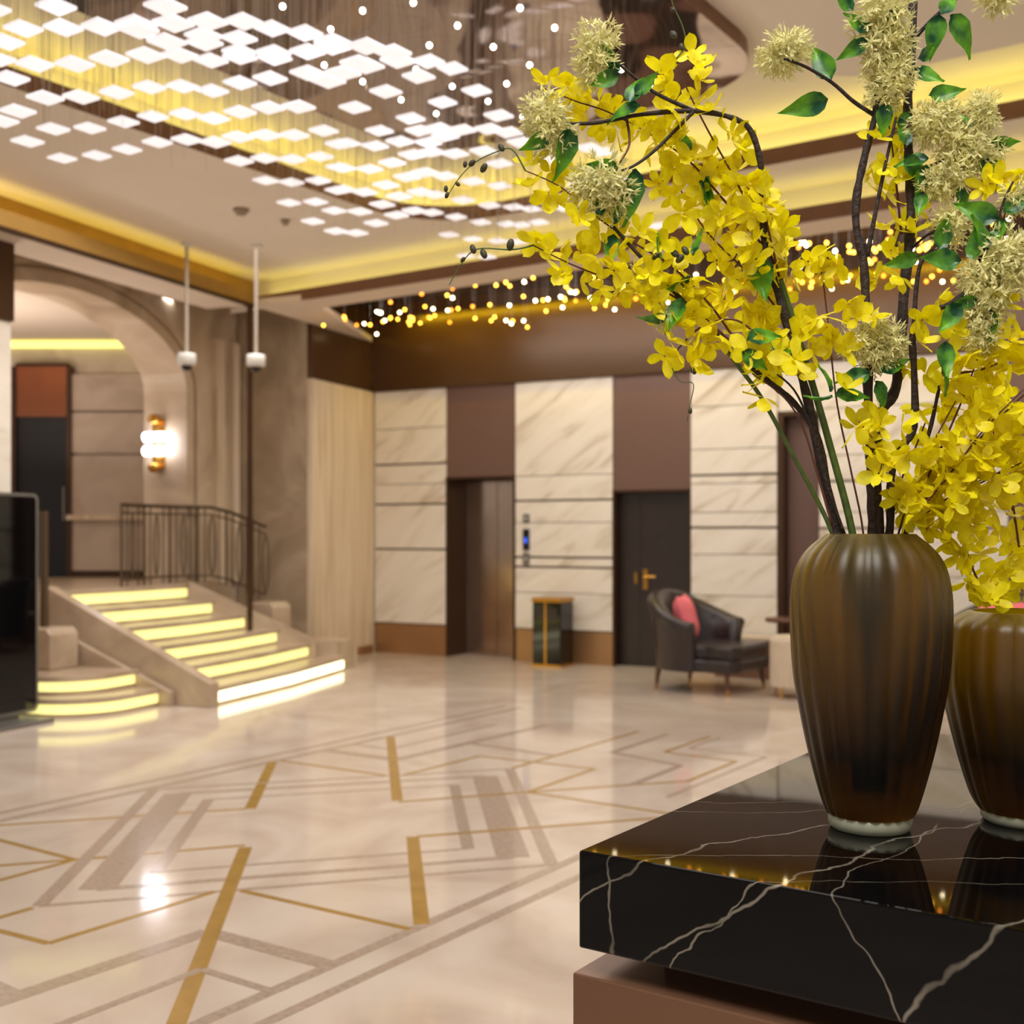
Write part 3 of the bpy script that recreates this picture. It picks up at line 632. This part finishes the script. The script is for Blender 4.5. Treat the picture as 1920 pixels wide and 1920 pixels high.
def chair(loc, yaw, label, cat='chair', group=None):
    e = empty('tub_armchair', loc, label, cat, group); T_ = Matrix.Translation(loc) @ Matrix.Rotation(yaw, 4, 'Z')   # faces local -y
    # U-shaped tufted back shell
    n = 30; prof = []
    def path(t):    # t 0..1 from right arm front over the back to the left arm front
        a = math.radians(-20+220*t); rx, ry = .46, .42
        return Vector((rx*math.cos(a), ry*math.sin(a)+.02, 0)), Vector((math.cos(a), math.sin(a), 0))
    def hgt(t): return .64+.28*max(0, math.sin(math.pi*t))**1.5
    m = MB(T_)
    sec = [(0, .0), (.015, .3), (.05, .75), (.085, .93), (.055, 1.0), (.0, 1.01), (-.05, .97), (-.07, .88), (-.09, .6), (-.11, .3), (-.11, .1)]
    vs = []; k = len(sec)
    for i in range(n+1):
        t = i/n; p, nr = path(t); h = hgt(t)
        for j, (o_, zz) in enumerate(sec):
            q = p+nr*o_
            tuft = 0
            if j >= 7: tuft = -.018*abs(math.sin(math.pi*t*9+(math.pi/2 if j % 2 else 0)))
            q -= nr*tuft*-1 if tuft else Vector((0, 0, 0))
            vs.append((q.x, q.y, .2+(h-.2)*zz))
    fs = [(i*k+j, (i+1)*k+j, (i+1)*k+j+1, i*k+j+1) for i in range(n) for j in range(k-1)]
    fs += [tuple(range(k)), tuple(range(n*k, n*k+k))[::-1]]
    m.add(vs, fs); br = m.build('backrest', M['leather'], e, smooth=True)
    bt = MB().ball((0, 0, 0), .016, 8, 6).mesh('button', M['leather'], Vector((0, 0, 0)), True)
    for r_ in range(2):
        for i in range(7):
            t = (.16 if r_ else .12)+i*.11; p, nr = path(t); q = p-nr*.085
            inst('button', bt, br, T_ @ Vector((q.x, q.y, .45+.16*r_+.1*math.sin(math.pi*t))))
    def seat(z0, z1, r0, grow, name):
        s = MB(T_)
        pts = []
        for i in range(25):
            a = math.radians(-30+240*i/24); pts.append((r0*math.cos(a), r0*.92*math.sin(a)))
        pts += [(-r0*.93, -.46), (-r0*.6, -.5), (r0*.6, -.5), (r0*.93, -.46)]
        s.prism(pts, z0, z1); return s.build(name, M['leather'], e, bevel=.03, smooth=False)
    seat(.2, .32, .44, 0, 'seat_base'); seat(.31, .44, .40, 0, 'seat_cushion')
    for x, y in ((.34, -.4), (-.34, -.4), (.3, .32), (-.3, .32)):
        l = MB(T_).tube([(x, y, .22), (x*1.04, y*1.05, .05)], [.028, .017], 8).build('leg', M['walnut'], e)
        c = MB(T_).tube([(x*1.04, y*1.05, .05), (x*1.05, y*1.06, 0)], [.018, .013], 8).build('leg_tip', M['brass'], l)
    return e, T_
def pillow(T_, loc, rx, rz, label):
    m = MB(T_ @ Matrix.Translation(loc) @ Matrix.Rotation(rz, 4, 'Z') @ Matrix.Rotation(rx, 4, 'X'))
    def top(s):
        def fn(u, v):
            x, y = u*2-1, v*2-1; e_ = (1-x**4)*(1-y**4); sc_ = 1-.08*(1-abs(x))*abs(y)-.08*(1-abs(y))*abs(x)
            return (x*.24*sc_, s*.085*e_**.6 if e_ > 0 else 0, y*.22*sc_)
        return fn
    m.sheet(top(1), 10, 10); m.sheet(top(-1), 10, 10)
    tag(m.build('throw_pillow', M['pink'], smooth=True), label, 'pillow')
cp = at(1322, 1290, 10.95); cp.z = 0
e1, T1 = chair((cp.x, cp.y, 0), PHI+math.radians(52), 'dark leather tub armchair with pink pillow beside the dark door')
pillow(T1, (-.14, .12, .66), -.25, .35, 'pink square throw pillow on the armchair beside the dark door')
cp2 = at(1882, 1290, 9.8); e2, T2 = chair((cp2.x, cp2.y, 0), PHI-math.radians(45), 'dark leather tub armchair half hidden behind the shorter vase')
pillow(T2, (.0, .02, .67), -.25, 0, 'pink throw pillow on the armchair behind the shorter vase')
# side table, ivory stool, low cabinet
tp = at(1480, 1290, 11.15); tb_ = empty('side_table', (tp.x, tp.y, 0), 'small dark side table standing right of the dark armchair', 'table')
T_ = Matrix.Translation((tp.x, tp.y, 0))
MB(T_).lathe([(.001, .61), (.22, .61), (.23, .62), (.23, .635), (.22, .645), (.001, .645)], n=24).build('tabletop', M['walnut'], tb_)
MB(T_).tube([(0, 0, .02), (0, 0, .61)], [.03, .02], 10).build('pedestal', M['walnut'], tb_)
MB(T_).lathe([(.001, 0), (.15, 0), (.15, .015), (.03, .03), (.001, .03)], n=20).build('base', M['walnut'], tb_)
tp = at(1486, 1290, 10.4); iv_ = empty('fluted_stool', (tp.x, tp.y, 0), 'ivory fluted upholstered stool on thin legs beside the tall vase', 'stool')
T_ = Matrix.Translation((tp.x, tp.y, 0)) @ Matrix.Rotation(PHI, 4, 'Z')
MB(T_).lathe([(.001, .1), (.2, .1), (.2, .5), (.18, .54), (.001, .54)], n=64, ridge=16, amp=.06).build('seat', M['ivory'], iv_)
for a in (45, 135, 225, 315):
    x, y = .16*math.cos(math.radians(a)), .16*math.sin(math.radians(a)); MB(T_).tube([(x, y, .11), (x*1.1, y*1.1, 0)], [.014, .009], 6).build('leg', M['brass'], iv_)
tp = W.w(4.78, -.22); lc = empty('low_cabinet', (tp.x, tp.y, 0), 'low brown cabinet with pale top against the marble wall', 'cabinet')
T_ = Matrix.Translation((tp.x, tp.y, 0)) @ W.M.to_3x3().to_4x4()
MB(T_).box(-.35, .6, -.15, .15, 0, .38).build('body', M['ledge'], lc); MB(T_).box(-.37, .62, -.17, .17, .38, .41).build('top', M['ivory'], lc)

# ================================================================ FOREGROUND COUNTER
ct = empty('marble_counter', (.8, 2.3, 0), 'black veined marble counter on a copper base in the foreground', 'counter')
MB().box(-.962, 3.2, 1.585, 3.02, .796, .95).build('marble_slab', M['blackmarble'], ct, bevel=.004)
MB().box(-.86, 3.2, 1.68, 2.95, .7, .797).build('neck', mat('bronze_neck', (84, 54, 36), .3, .4), ct)
MB().box(-.97, 3.2, 1.58, 3.02, 0, .757).build('copper_body', mat('copper_clad_base', (118, 84, 62), .35, .4, var=.03, scale=1), ct, bevel=.003)

# ---- vases
def vase(cx, Y, prof, foot, label):
    c = at(cx, HZ, Y); s = Y/F; e = empty('glass_vase', (c.x, c.y, .95), label, 'vase')
    T_ = Matrix.Translation((c.x, c.y, .95))
    y0 = foot[-1][1]
    P = [(hw*s, (y0-y)*s) for hw, y in prof][::-1]          # bottom to top
    # smooth resample
    def cr(p0, p1, p2, p3, t): return tuple(.5*((2*p1[i])+(-p0[i]+p2[i])*t+(2*p0[i]-5*p1[i]+4*p2[i]-p3[i])*t*t+(-p0[i]+3*p1[i]-3*p2[i]+p3[i])*t**3) for i in (0, 1))
    Q = []
    for i in range(len(P)-1):
        for k in range(4): Q.append(cr(P[max(i-1, 0)], P[i], P[i+1], P[min(i+2, len(P)-1)], k/4))
    Q.append(P[-1])
    zh = Q[-1][1]; inner = [(max(.02, r-(min(r-.012, .005+.075*(1-z/zh)**1.9))), z) for r, z in Q[::-1] if z > Q[0][1]+.09]
    b = MB(T_); b.lathe([(.001, Q[0][1])]+Q+inner+[(.001, inner[-1][1])], n=132, ridge=22, amp=.035)
    bo = b.build('vase_body', M['vase'], e, smooth=False)
    me = bo.data; me.polygons.foreach_set('use_smooth', [True]*len(me.polygons))
    f = MB(T_); fp = [(hw*s, max((y0-y)*s, .0005)) for hw, y in foot][::-1]
    f.lathe([(.001, fp[0][1])]+fp+[(.001, fp[-1][1])], n=48).build('vase_foot', M['vfoot'], e, smooth=True)
    return e
YV = 1.993
vase(1631, YV, [(82, 1003), (90, 1010), (111, 1028), (128, 1050), (140, 1080), (147, 1130), (146, 1200), (141, 1270), (131, 1330), (117, 1400), (102, 1460), (88, 1508), (80, 1526)],
     [(77, 1526), (76, 1544), (71, 1552), (66, 1554)], 'tall ribbed amber glass vase on the black counter')
vase(1925, 2.04, [(100, 1150), (110, 1153), (139, 1172), (147, 1200), (153, 1265), (151, 1304), (136, 1372), (120, 1434), (103, 1489), (92, 1512), (85, 1522)],
     [(82, 1522), (81, 1536), (76, 1542), (72, 1543)], 'shorter ribbed amber glass vase at the right edge')

# ================================================================ FLOWERS
def petal(mb, L_, wd, yaw, tilt, cup, ruffle):
    Mx = Matrix.Rotation(yaw, 4, 'Z') @ Matrix.Rotation(-tilt, 4, 'Y')
    def fn(u, v):
        t = u; wv = wd*(.12*(1-t)+max(0, math.sin(math.pi*t**1.35))**.62)*(v-.5)
        return Mx @ Vector((.002+L_*t, wv, cup*t*t+ruffle*math.sin(v*9+t*4)*t+.22*abs(v-.5)*wd*t))
    mb.sheet(fn, 6, 3)
def blossom(seed):
    r = random.Random(seed); m = MB()
    for k in range(5):
        big = k in (0, 1); petal(m, .031*(1.12 if big else 1.0)*r.uniform(.85, 1.15), .0245 if big else .0155, math.radians(k*72+r.uniform(-14, 14)), r.uniform(-.1, .8), r.uniform(-.008, .008), .002)
    petal(m, .011, .011, 1, .9, 0, .001); petal(m, .011, .011, 4, .9, 0, .001)
    return m.mesh('blossom', M['petal'], Vector((0, 0, 0)), True, fix=False)
BL = [blossom(s) for s in range(6)]
def leafmesh(seed):
    r = random.Random(seed); m = MB(); bend = r.uniform(-.012, .02)
    def fn(u, v):
        t = u; wv = .03*(math.sin(math.pi*t**.75)*(1-.45*t) if 0 < t < 1 else 0)*(v-.5)*2*.78
        return Vector((.075*t, wv, -bend*t*t*2+abs(v-.5)*.014+.0015*math.sin(t*20)*abs(v-.5)*2))
    m.sheet(fn, 8, 4); return m.mesh('leaf', M['leaf'], Vector((0, 0, 0)), True, fix=False)
LF = [leafmesh(s) for s in range(4)]
def fluffmesh(seed):
    r = random.Random(seed); m = MB()
    for k in range(240):
        d = Vector((r.gauss(0, 1), r.gauss(0, 1), r.gauss(0, 1)+.2)).normalized(); c = d*r.uniform(.010, .035)
        for j in range(4):
            q = Vector((r.gauss(0, 1), r.gauss(0, 1), r.gauss(0, 1))).normalized()*.0075+d*.003
            s_ = d.cross(q).normalized()*.0014 if d.cross(q).length > 1e-6 else Vector((.001, 0, 0))
            m.add([c-s_*.5, c+s_*.5, c+q*.7+s_, c+q*1.25, c+q*.7-s_], [(0, 1, 2, 3, 4)])
    return m.mesh('flower_cluster', M['fluff'], Vector((0, 0, 0)), False, fix=False)
FL = [fluffmesh(s) for s in range(3)]
budm = MB().ball((0, 0, 0), .0035, 8, 6, 1.6).mesh('bud', M['bud'], Vector((0, 0, 0)), True)
def rq(face=.42):
    # blossoms look roughly back at the viewer (local +z), tumbled at random
    n = Vector((SP, -CP, .15)); d = (n*face+Vector((R_.gauss(0, 1), R_.gauss(0, 1), R_.gauss(0, 1)))*.42).normalized()
    return d.to_track_quat('Z', 'Y') @ Quaternion((0, 0, 1), R_.uniform(0, 6.28))
def smoothp(pts, n=5):
    out = []
    P = [Vector(p) for p in pts]
    for i in range(len(P)-1):
        p0, p1, p2, p3 = P[max(i-1, 0)], P[i], P[i+1], P[min(i+2, len(P)-1)]
        for k in range(n):
            t = k/n; out.append(.5*((2*p1)+(p2-p0)*t+(2*p0-5*p1+4*p2-p3)*t*t+(3*p1-p0-3*p2+p3)*t**3))
    return out+[P[-1]]
def path3(px, Y0, Y1):
    n = len(px); return smoothp([at(p[0], p[1], Y0+(Y1-Y0)*i/(n-1)) for i, p in enumerate(px)])
PX = YV/F
def branch(label, stem, Y1, r0, r1, m='stem', rim=True, name='flower_branch', cat='branch', Y0=None, group=None, cx=1631):
    Y0 = YV if Y0 is None else Y0
    full = list(stem)
    if rim:
        x0, y0 = stem[0]; full = [(cx-(x0-cx)*.35, 1470 if cx < 1800 else 1480), (cx+(x0-cx)*.5, 1150)]+full if cx < 1800 else [(cx, 1480), (cx+(x0-cx)*.6, 1250)]+full
    n = len(full); Ys = [Y0+(Y1-Y0)*max(0, i-(2 if rim else 0))/max(1, n-1-(2 if rim else 0)) for i in range(n)]
    P = smoothp([at(p[0], p[1], y) for p, y in zip(full, Ys)])
    e = empty(name, P[0], label, cat, group)
    k = len(P); rs_ = [(r0+(r1-r0)*i/(k-1))*PX*(1+(.16*R_.uniform(-1, 1) if m == 'stem' else 0)) for i in range(k)]
    MB().tube(P, rs_, 8).build('stem', M[m], e, smooth=True)
    return e
def twig(e, px, Ya, Yb, r0, r1, m='stem2', name='twig'):
    P = path3(px, Ya, Yb); k = len(P)
    MB().tube(P, [(r0+(r1-r0)*i/(k-1))*PX for i in range(k)], 6).build(name, M[m], e, smooth=True); return P
def put_bl(e, x, y, Y, s=1): inst('blossom', R_.choice(BL), e, at(x, y, Y), rq(), s*R_.uniform(.85, 1.15))
def spray(e, px, Ya, Yb, step=20, spread=24, s=1.0, r=2.6, m='stem2', start=0.0):
    P = twig(e, px, Ya, Yb, r, 1.2, m)
    d = 0; n = len(px); tot = sum(math.dist(px[i], px[i+1]) for i in range(n-1)); x = tot*start; side = 1
    while x < tot:
        acc = 0
        for i in range(n-1):
            l = math.dist(px[i], px[i+1])
            if acc+l >= x:
                t = (x-acc)/l; qx = px[i][0]+(px[i+1][0]-px[i][0])*t; qy = px[i][1]+(px[i+1][1]-px[i][1])*t
                nx, ny = -(px[i+1][1]-px[i][1])/l, (px[i+1][0]-px[i][0])/l; break
            acc += l
        o_ = side*R_.uniform(.35, 1.1)*spread; Y = Ya+(Yb-Ya)*x/tot+R_.uniform(-.035, .035)
        put_bl(e, qx+nx*o_, qy+ny*o_, Y, s*.96); side = -side; x += step*R_.uniform(.75, 1.25)
def leaf(e, x, y, ang, ln, Y, bright=0):
    # ang: image angle of the tip direction, degrees, 0 = right, 90 = up ; (x, y) = leaf base
    a = math.radians(ang); d = Vector((CP, SP, 0))*math.cos(a)+Vector((0, 0, 1))*math.sin(a); nv = Vector((SP, -CP, 0))
    nv = (nv+Vector((R_.gauss(0, .5), R_.gauss(0, .5), R_.gauss(0, .5)))).normalized(); nv = (nv-d*nv.dot(d)).normalized()
    Mx = Matrix((d, nv.cross(d), nv)).transposed(); inst('leaf', R_.choice(LF), e, at(x, y, Y), Mx.to_quaternion(), ln*PX/.075)
def fluff(e, x, y, r, Y, sy=1): inst('flower_cluster', R_.choice(FL), e, at(x, y, Y), Quaternion((R_.gauss(0, 1), R_.gauss(0, 1), R_.gauss(0, 1), R_.gauss(0, 1))).normalized(), r*PX/.031)
def buds(e, pts, Y):
    for x, y, s in pts: inst('bud', budm, e, at(x, y, Y), Quaternion((0, 1, 0), R_.uniform(-1, 1)), s)

# arching dark branch reaching left with cream clusters
a = branch('dark arching branch with cream flower clusters reaching far left', [(1574, 1003), (1540, 875), (1516, 756), (1489, 657), (1461, 558), (1437, 479), (1430, 400), (1428, 320), (1410, 250), (1375, 222), (1300, 208), (1200, 215), (1120, 230), (1060, 232)], 1.9, 11, 3)
twig(a, [(1300, 208), (1230, 175), (1190, 145), (1160, 120)], 1.93, 1.9, 4, 2.5, 'stem')
twig(a, [(1300, 210), (1230, 280), (1190, 310), (1165, 320)], 1.92, 1.88, 3.5, 2, 'stem')
twig(a, [(1175, 222), (1180, 270), (1162, 305)], 1.91, 1.89, 3, 1.5)
for x, y, r in ((1118, 80, 40), (1115, 125, 36), (1020, 215, 42), (1035, 250, 38), (1125, 345, 50), (1145, 370, 42), (1100, 360, 36)): fluff(a, x, y, r, 1.9)
for q in ((1165, 130, 150, 50), (1160, 140, 200, 60), (1150, 120, 110, 40), (1190, 180, 40, 55), (1200, 200, 190, 60), (1065, 240, 265, 90), (1185, 318, 275, 95), (1160, 318, 170, 60), (1030, 250, 215, 60), (1130, 405, 110, 45), (1150, 420, 80, 50), (1180, 195, 70, 60)): leaf(a, *q, 1.89)
# second dark branch to the lower left
a2 = branch('dark knotted branch leaning left under the yellow sprays', [(1566, 1003), (1536, 828), (1489, 756), (1453, 725), (1398, 677), (1350, 634), (1310, 594), (1267, 550), (1235, 515), (1190, 470), (1150, 425)], 1.9, 8, 3)
for q in ((1290, 515, 230, 60), (1280, 560, 250, 70), (1235, 500, 100, 60), (1390, 660, 330, 60), (1400, 640, 20, 70), (1250, 590, 200, 50), (1150, 440, 260, 60), (1300, 480, 60, 50)): leaf(a2, *q, 1.91)
fluff(a2, 1200, 520, 26, 1.93); fluff(a2, 1245, 600, 22, 1.93)
buds(a2, [(1265, 475, 1.6), (1285, 470, 1.6), (1275, 485, 1.6), (1230, 480, 1.4), (1300, 695, 1.3), (1294, 770, 1.0)], 1.9)
twig(a2, [(1260, 690), (1275, 715), (1300, 720), (1293, 760), (1288, 790)], 1.9, 1.9, 1.2, .7, 'green_stem', 'tendril')
# green stalks carrying the orchid sprays
g1 = branch('thick green stalk carrying the dense upper yellow spray', [(1599, 1003), (1556, 835), (1528, 736), (1496, 630), (1461, 519)], 1.98, 8, 6, 'green_stem')
spray(g1, [(1461, 519), (1425, 430), (1375, 330), (1325, 240), (1285, 160), (1268, 110)], 1.98, 1.93, 15, 34, 1.05)
spray(g1, [(1440, 470), (1395, 420), (1340, 355), (1290, 300), (1225, 255), (1140, 210), (1080, 190), (1020, 165)], 1.98, 1.95, 17, 26, 1.0, start=.12)
spray(g1, [(1461, 519), (1445, 450), (1430, 390), (1400, 350)], 1.96, 1.93, 14, 34, 1.0)
spray(g1, [(1500, 640), (1450, 570), (1400, 510), (1330, 440), (1290, 380), (1250, 310)], 1.99, 2.0, 17, 30, 1.0)
for q in ((1310, 340, 300, 60), (1330, 330, 270, 70), (1420, 480, 280, 90), (1290, 290, 110, 50)): leaf(g1, *q, 1.95)
twig(g1, [(1268, 110), (1285, 85), (1280, 50), (1262, 10), (1255, -20)], 1.93, 1.93, 1.6, .9, 'green_stem', 'tendril'); buds(g1, [(1263, 65, 1.5), (1278, 88, 1.2), (1262, 18, 1)], 1.93)
g2 = branch('slender green stalk with yellow sprays drooping far left', [(1562, 1003), (1490, 860), (1429, 748), (1374, 673), (1345, 630)], 1.95, 5, 4, 'green_stem')
spray(g2, [(1380, 640), (1330, 570), (1260, 500), (1180, 450), (1110, 400), (1050, 350), (985, 320)], 1.95, 1.9, 19, 26, 1.0, start=.15)
P = twig(g2, [(985, 320), (960, 280), (930, 285), (890, 305), (860, 335), (838, 370)], 1.9, 1.9, 1.8, .8, 'green_stem', 'tendril'); buds(g2, [(940, 277, 1.4), (885, 306, 1.3), (872, 308, 1), (907, 315, 1.5), (858, 345, 1), (836, 354, 1), (838, 366, 1)], 1.9)
spray(g2, [(1370, 640), (1300, 580), (1230, 540), (1150, 525), (1070, 495), (1000, 460)], 1.94, 1.9, 19, 27, 1.05, start=.1)
twig(g2, [(1000, 460), (960, 468), (895, 467), (865, 495), (842, 535)], 1.9, 1.9, 1.8, .7, 'green_stem', 'tendril'); buds(g2, [(957, 459, 1.8), (887, 467, 1.5), (907, 476, 1.6), (868, 487, 1)], 1.9)
spray(g2, [(1470, 690), (1430, 640), (1380, 600), (1320, 610), (1275, 650), (1255, 680)], 1.94, 1.93, 14, 34, 1.05)
for p in ((1425, 720), (1432, 745), (1000, 455)): put_bl(g2, *p, 1.93, .9)
# thin twig with loose blossoms in the middle
t1 = branch('thin red twig with scattered yellow blossoms in the middle', [(1619, 1003), (1595, 880), (1570, 760), (1556, 640), (1545, 540), (1535, 480)], 1.97, 2.2, 1.4, 'stem2')
for p in ((1535, 480), (1545, 510), (1515, 490), (1570, 495), (1590, 570), (1610, 595), (1540, 590), (1520, 610), (1490, 640), (1560, 640), (1585, 655), (1520, 660), (1480, 680), (1500, 700), (1460, 690), (1440, 670), (1585, 730), (1640, 590)): put_bl(t1, *p, 1.96+R_.uniform(-.03, .03))
for q in ((1555, 735, 95, 55), (1560, 740, 200, 50), (1565, 745, 10, 70), (1425, 650, 340, 60)): leaf(t1, *q, 1.95)
# main upright dark branches
b1 = branch('thick upright dark branch topped by a column of cream clusters', [(1637, 1003), (1634, 880), (1628, 750), (1625, 640), (1620, 500), (1606, 430), (1606, 370), (1622, 290), (1640, 220), (1648, 150)], 1.99, 12, 6)
twig(b1, [(1626, 480), (1645, 380), (1662, 300), (1680, 220)], 1.99, 1.97, 5, 2.5, 'stem')
twig(b1, [(1638, 215), (1600, 190), (1560, 155), (1510, 125), (1470, 110)], 1.99, 1.95, 4.5, 2.5, 'stem')
for x, y, r in ((1655, 15, 52), (1640, 50, 46), (1670, 70, 46), (1655, 105, 44), (1675, 140, 42), (1660, 170, 38), (1480, 95, 42), (1455, 110, 34), (1640, 620, 30), (1605, 640, 34), (1670, 645, 38), (1640, 670, 32)): fluff(b1, x, y, r, 1.98)
for q in ((1560, 150, 120, 80), (1550, 185, 200, 85), (1625, 75, 215, 60), (1630, 60, 150, 60), (1660, 195, 265, 60), (1630, 700, 200, 70), (1640, 715, 300, 60), (1650, 700, 20, 60), (1665, 20, 300, 40), (1600, 20, 140, 50)): leaf(b1, *q, 1.97)
spray(b1, [(1690, 440), (1680, 340), (1672, 270), (1665, 225)], 2.02, 2.0, 26, 26, 1.0)
for p in ((1620, 330), (1640, 345), (1690, 420), (1650, 430), (1670, 470), (1640, 520), (1690, 480)): put_bl(b1, *p, 2.03)
b2 = branch('thick upright dark branch running out at the top right', [(1648, 1003), (1640, 900), (1651, 780), (1679, 729), (1690, 638), (1694, 558), (1702, 479), (1708, 400), (1704, 300), (1702, 200), (1708, 100), (1712, 0), (1714, -60)], 2.03, 12, 8)
twig(b2, [(1702, 90), (1730, 55), (1760, 25), (1790, 0), (1830, -20)], 2.02, 1.98, 4.5, 3, 'stem')
twig(b2, [(1705, 470), (1740, 440), (1780, 425)], 2.02, 1.99, 3, 2, 'stem')
twig(b2, [(1706, 350), (1730, 320), (1770, 300), (1800, 290)], 2.02, 1.98, 4, 2, 'stem')
for x, y, r in ((1735, 235, 40), (1765, 225, 36), (1840, 205, 30), (1845, 230, 28), (1800, 270, 44), (1830, 290, 40), (1780, 330, 42), (1755, 350, 34), (1860, 285, 30), (1790, 425, 40), (1870, -8, 36)): fluff(b2, x, y, r, 1.99)
for q in ((1762, 30, 255, 75), (1780, 30, 310, 85), (1765, 30, 60, 60), (1740, 180, 5, 65), (1712, 130, 330, 60), (1720, 110, 30, 50), (1850, 270, 10, 60), (1840, 300, 320, 70), (1700, 275, 100, 55), (1700, 290, 300, 60), (1740, 300, 180, 60), (1735, 310, 260, 60), (1820, 240, 120, 40), (1720, 480, 200, 60), (1760, 470, 80, 70), (1730, 360, 260, 50), (1700, 210, 250, 40), (1800, 350, 280, 50)): leaf(b2, *q, 1.98)
b3 = branch('dark forked branch bearing cream clusters at right', [(1668, 1003), (1671, 895), (1690, 840), (1714, 800), (1714, 700), (1712, 622), (1740, 585), (1778, 572), (1815, 545)], 1.92, 9, 5)
twig(b3, [(1712, 640), (1718, 539), (1728, 490), (1750, 465)], 1.95, 1.93, 5, 3, 'stem')
for x, y, r in ((1850, 520, 46), (1880, 480, 48), (1905, 500, 44), (1860, 560, 40), (1835, 600, 34), (1840, 635, 28), (1905, 370, 30)): fluff(b3, x, y, r, 1.92)
for q in ((1825, 490, 80, 60), (1850, 470, 120, 70), (1800, 490, 180, 80), (1800, 570, 230, 70), (1830, 560, 200, 50), (1770, 640, 270, 70), (1760, 680, 300, 60), (1870, 410, 160, 80), (1880, 400, 30, 60), (1880, 410, 260, 55), (1860, 580, 280, 60)): leaf(b3, *q, 1.91)
twig(b3, [(1835, 490), (1870, 410), (1885, 370), (1900, 340)], 1.92, 1.9, 3, 2, 'stem')
b4 = branch('dark branch with loose yellow blossoms at right of the rim', [(1694, 1003), (1714, 915), (1746, 796), (1765, 709), (1790, 622)], 1.95, 6, 3)
spray(b4, [(1694, 960), (1660, 880), (1640, 830), (1610, 790)], 1.97, 1.95, 26, 26, .95)
for p in ((1605, 800), (1625, 830), (1650, 800), (1690, 800), (1720, 760), (1700, 850), (1740, 830), (1670, 870), (1690, 930), (1720, 930), (1700, 965), (1650, 770), (1735, 700), (1700, 690), (1720, 640), (1790, 620), (1800, 580), (1850, 640), (1880, 570), (1880, 620), (1730, 600), (1760, 560), (1690, 520)): put_bl(b4, *p, 1.95+R_.uniform(-.04, .05))
twig(b4, [(1690, 1003), (1740, 930), (1800, 850), (1870, 770)], 1.97, 1.95, 2.4, 1.4); twig(b4, [(1684, 1003), (1715, 900), (1755, 820), (1792, 752)], 1.98, 1.95, 2.2, 1.2)
twig(b4, [(1688, 1003), (1760, 945), (1830, 905), (1910, 870)], 1.98, 1.95, 2.0, 1.2); twig(b4, [(1660, 1003), (1690, 900), (1716, 840), (1736, 790)], 2.0, 1.97, 2.4, 1.4)
twig(a2, [(1584, 1003), (1548, 900), (1520, 800), (1488, 730), (1440, 690)], 1.98, 1.95, 3.2, 1.8, 'stem'); twig(a2, [(1560, 985), (1530, 880), (1505, 800), (1470, 745), (1410, 700)], 1.96, 1.94, 2.4, 1.4)
# right yellow mass: sprays from the tall vase
y8 = branch('bundle of thin twigs with a heavy yellow spray at right', [(1700, 1003), (1750, 930), (1830, 830), (1920, 740), (1990, 690)], 1.95, 3, 1.6, 'stem2')
spray(y8, [(1720, 960), (1780, 890), (1850, 800), (1930, 720)], 1.95, 1.93, 12, 38, 1.1)
spray(y8, [(1710, 960), (1760, 850), (1800, 760), (1830, 680), (1840, 640)], 1.97, 1.95, 13, 32, 1.05)
spray(y8, [(1730, 960), (1790, 930), (1850, 900), (1930, 860)], 1.97, 1.95, 14, 36, 1.1)
spray(y8, [(1790, 700), (1850, 690), (1930, 650)], 1.97, 1.95, 14, 30, 1.05)
for p in ((1870, 345), (1850, 350), (1890, 345), (1910, 330)): put_bl(y8, *p, 1.95)
# second arrangement in the shorter vase
y9 = branch('yellow spray from the shorter vase drooping beside the tall vase', [(1880, 1150), (1860, 1120), (1840, 1100)], 2.0, 3, 2, 'stem2', cx=1925, Y0=2.04)
spray(y9, [(1868, 1125), (1835, 1090), (1815, 1040), (1800, 990), (1790, 950), (1800, 900)], 2.0, 1.97, 15, 24, 1.05)
put_bl(y9, 1860, 1125, 1.97, 1.3)
y10 = branch('yellow spray from the shorter vase rising along the right edge', [(1930, 1150), (1915, 1050), (1900, 960), (1880, 880), (1860, 800)], 2.0, 3, 2, 'stem2', cx=1925, Y0=2.04)
spray(y10, [(1925, 1100), (1910, 1020), (1900, 950), (1885, 880), (1870, 820)], 2.02, 1.98, 13, 28, 1.1)
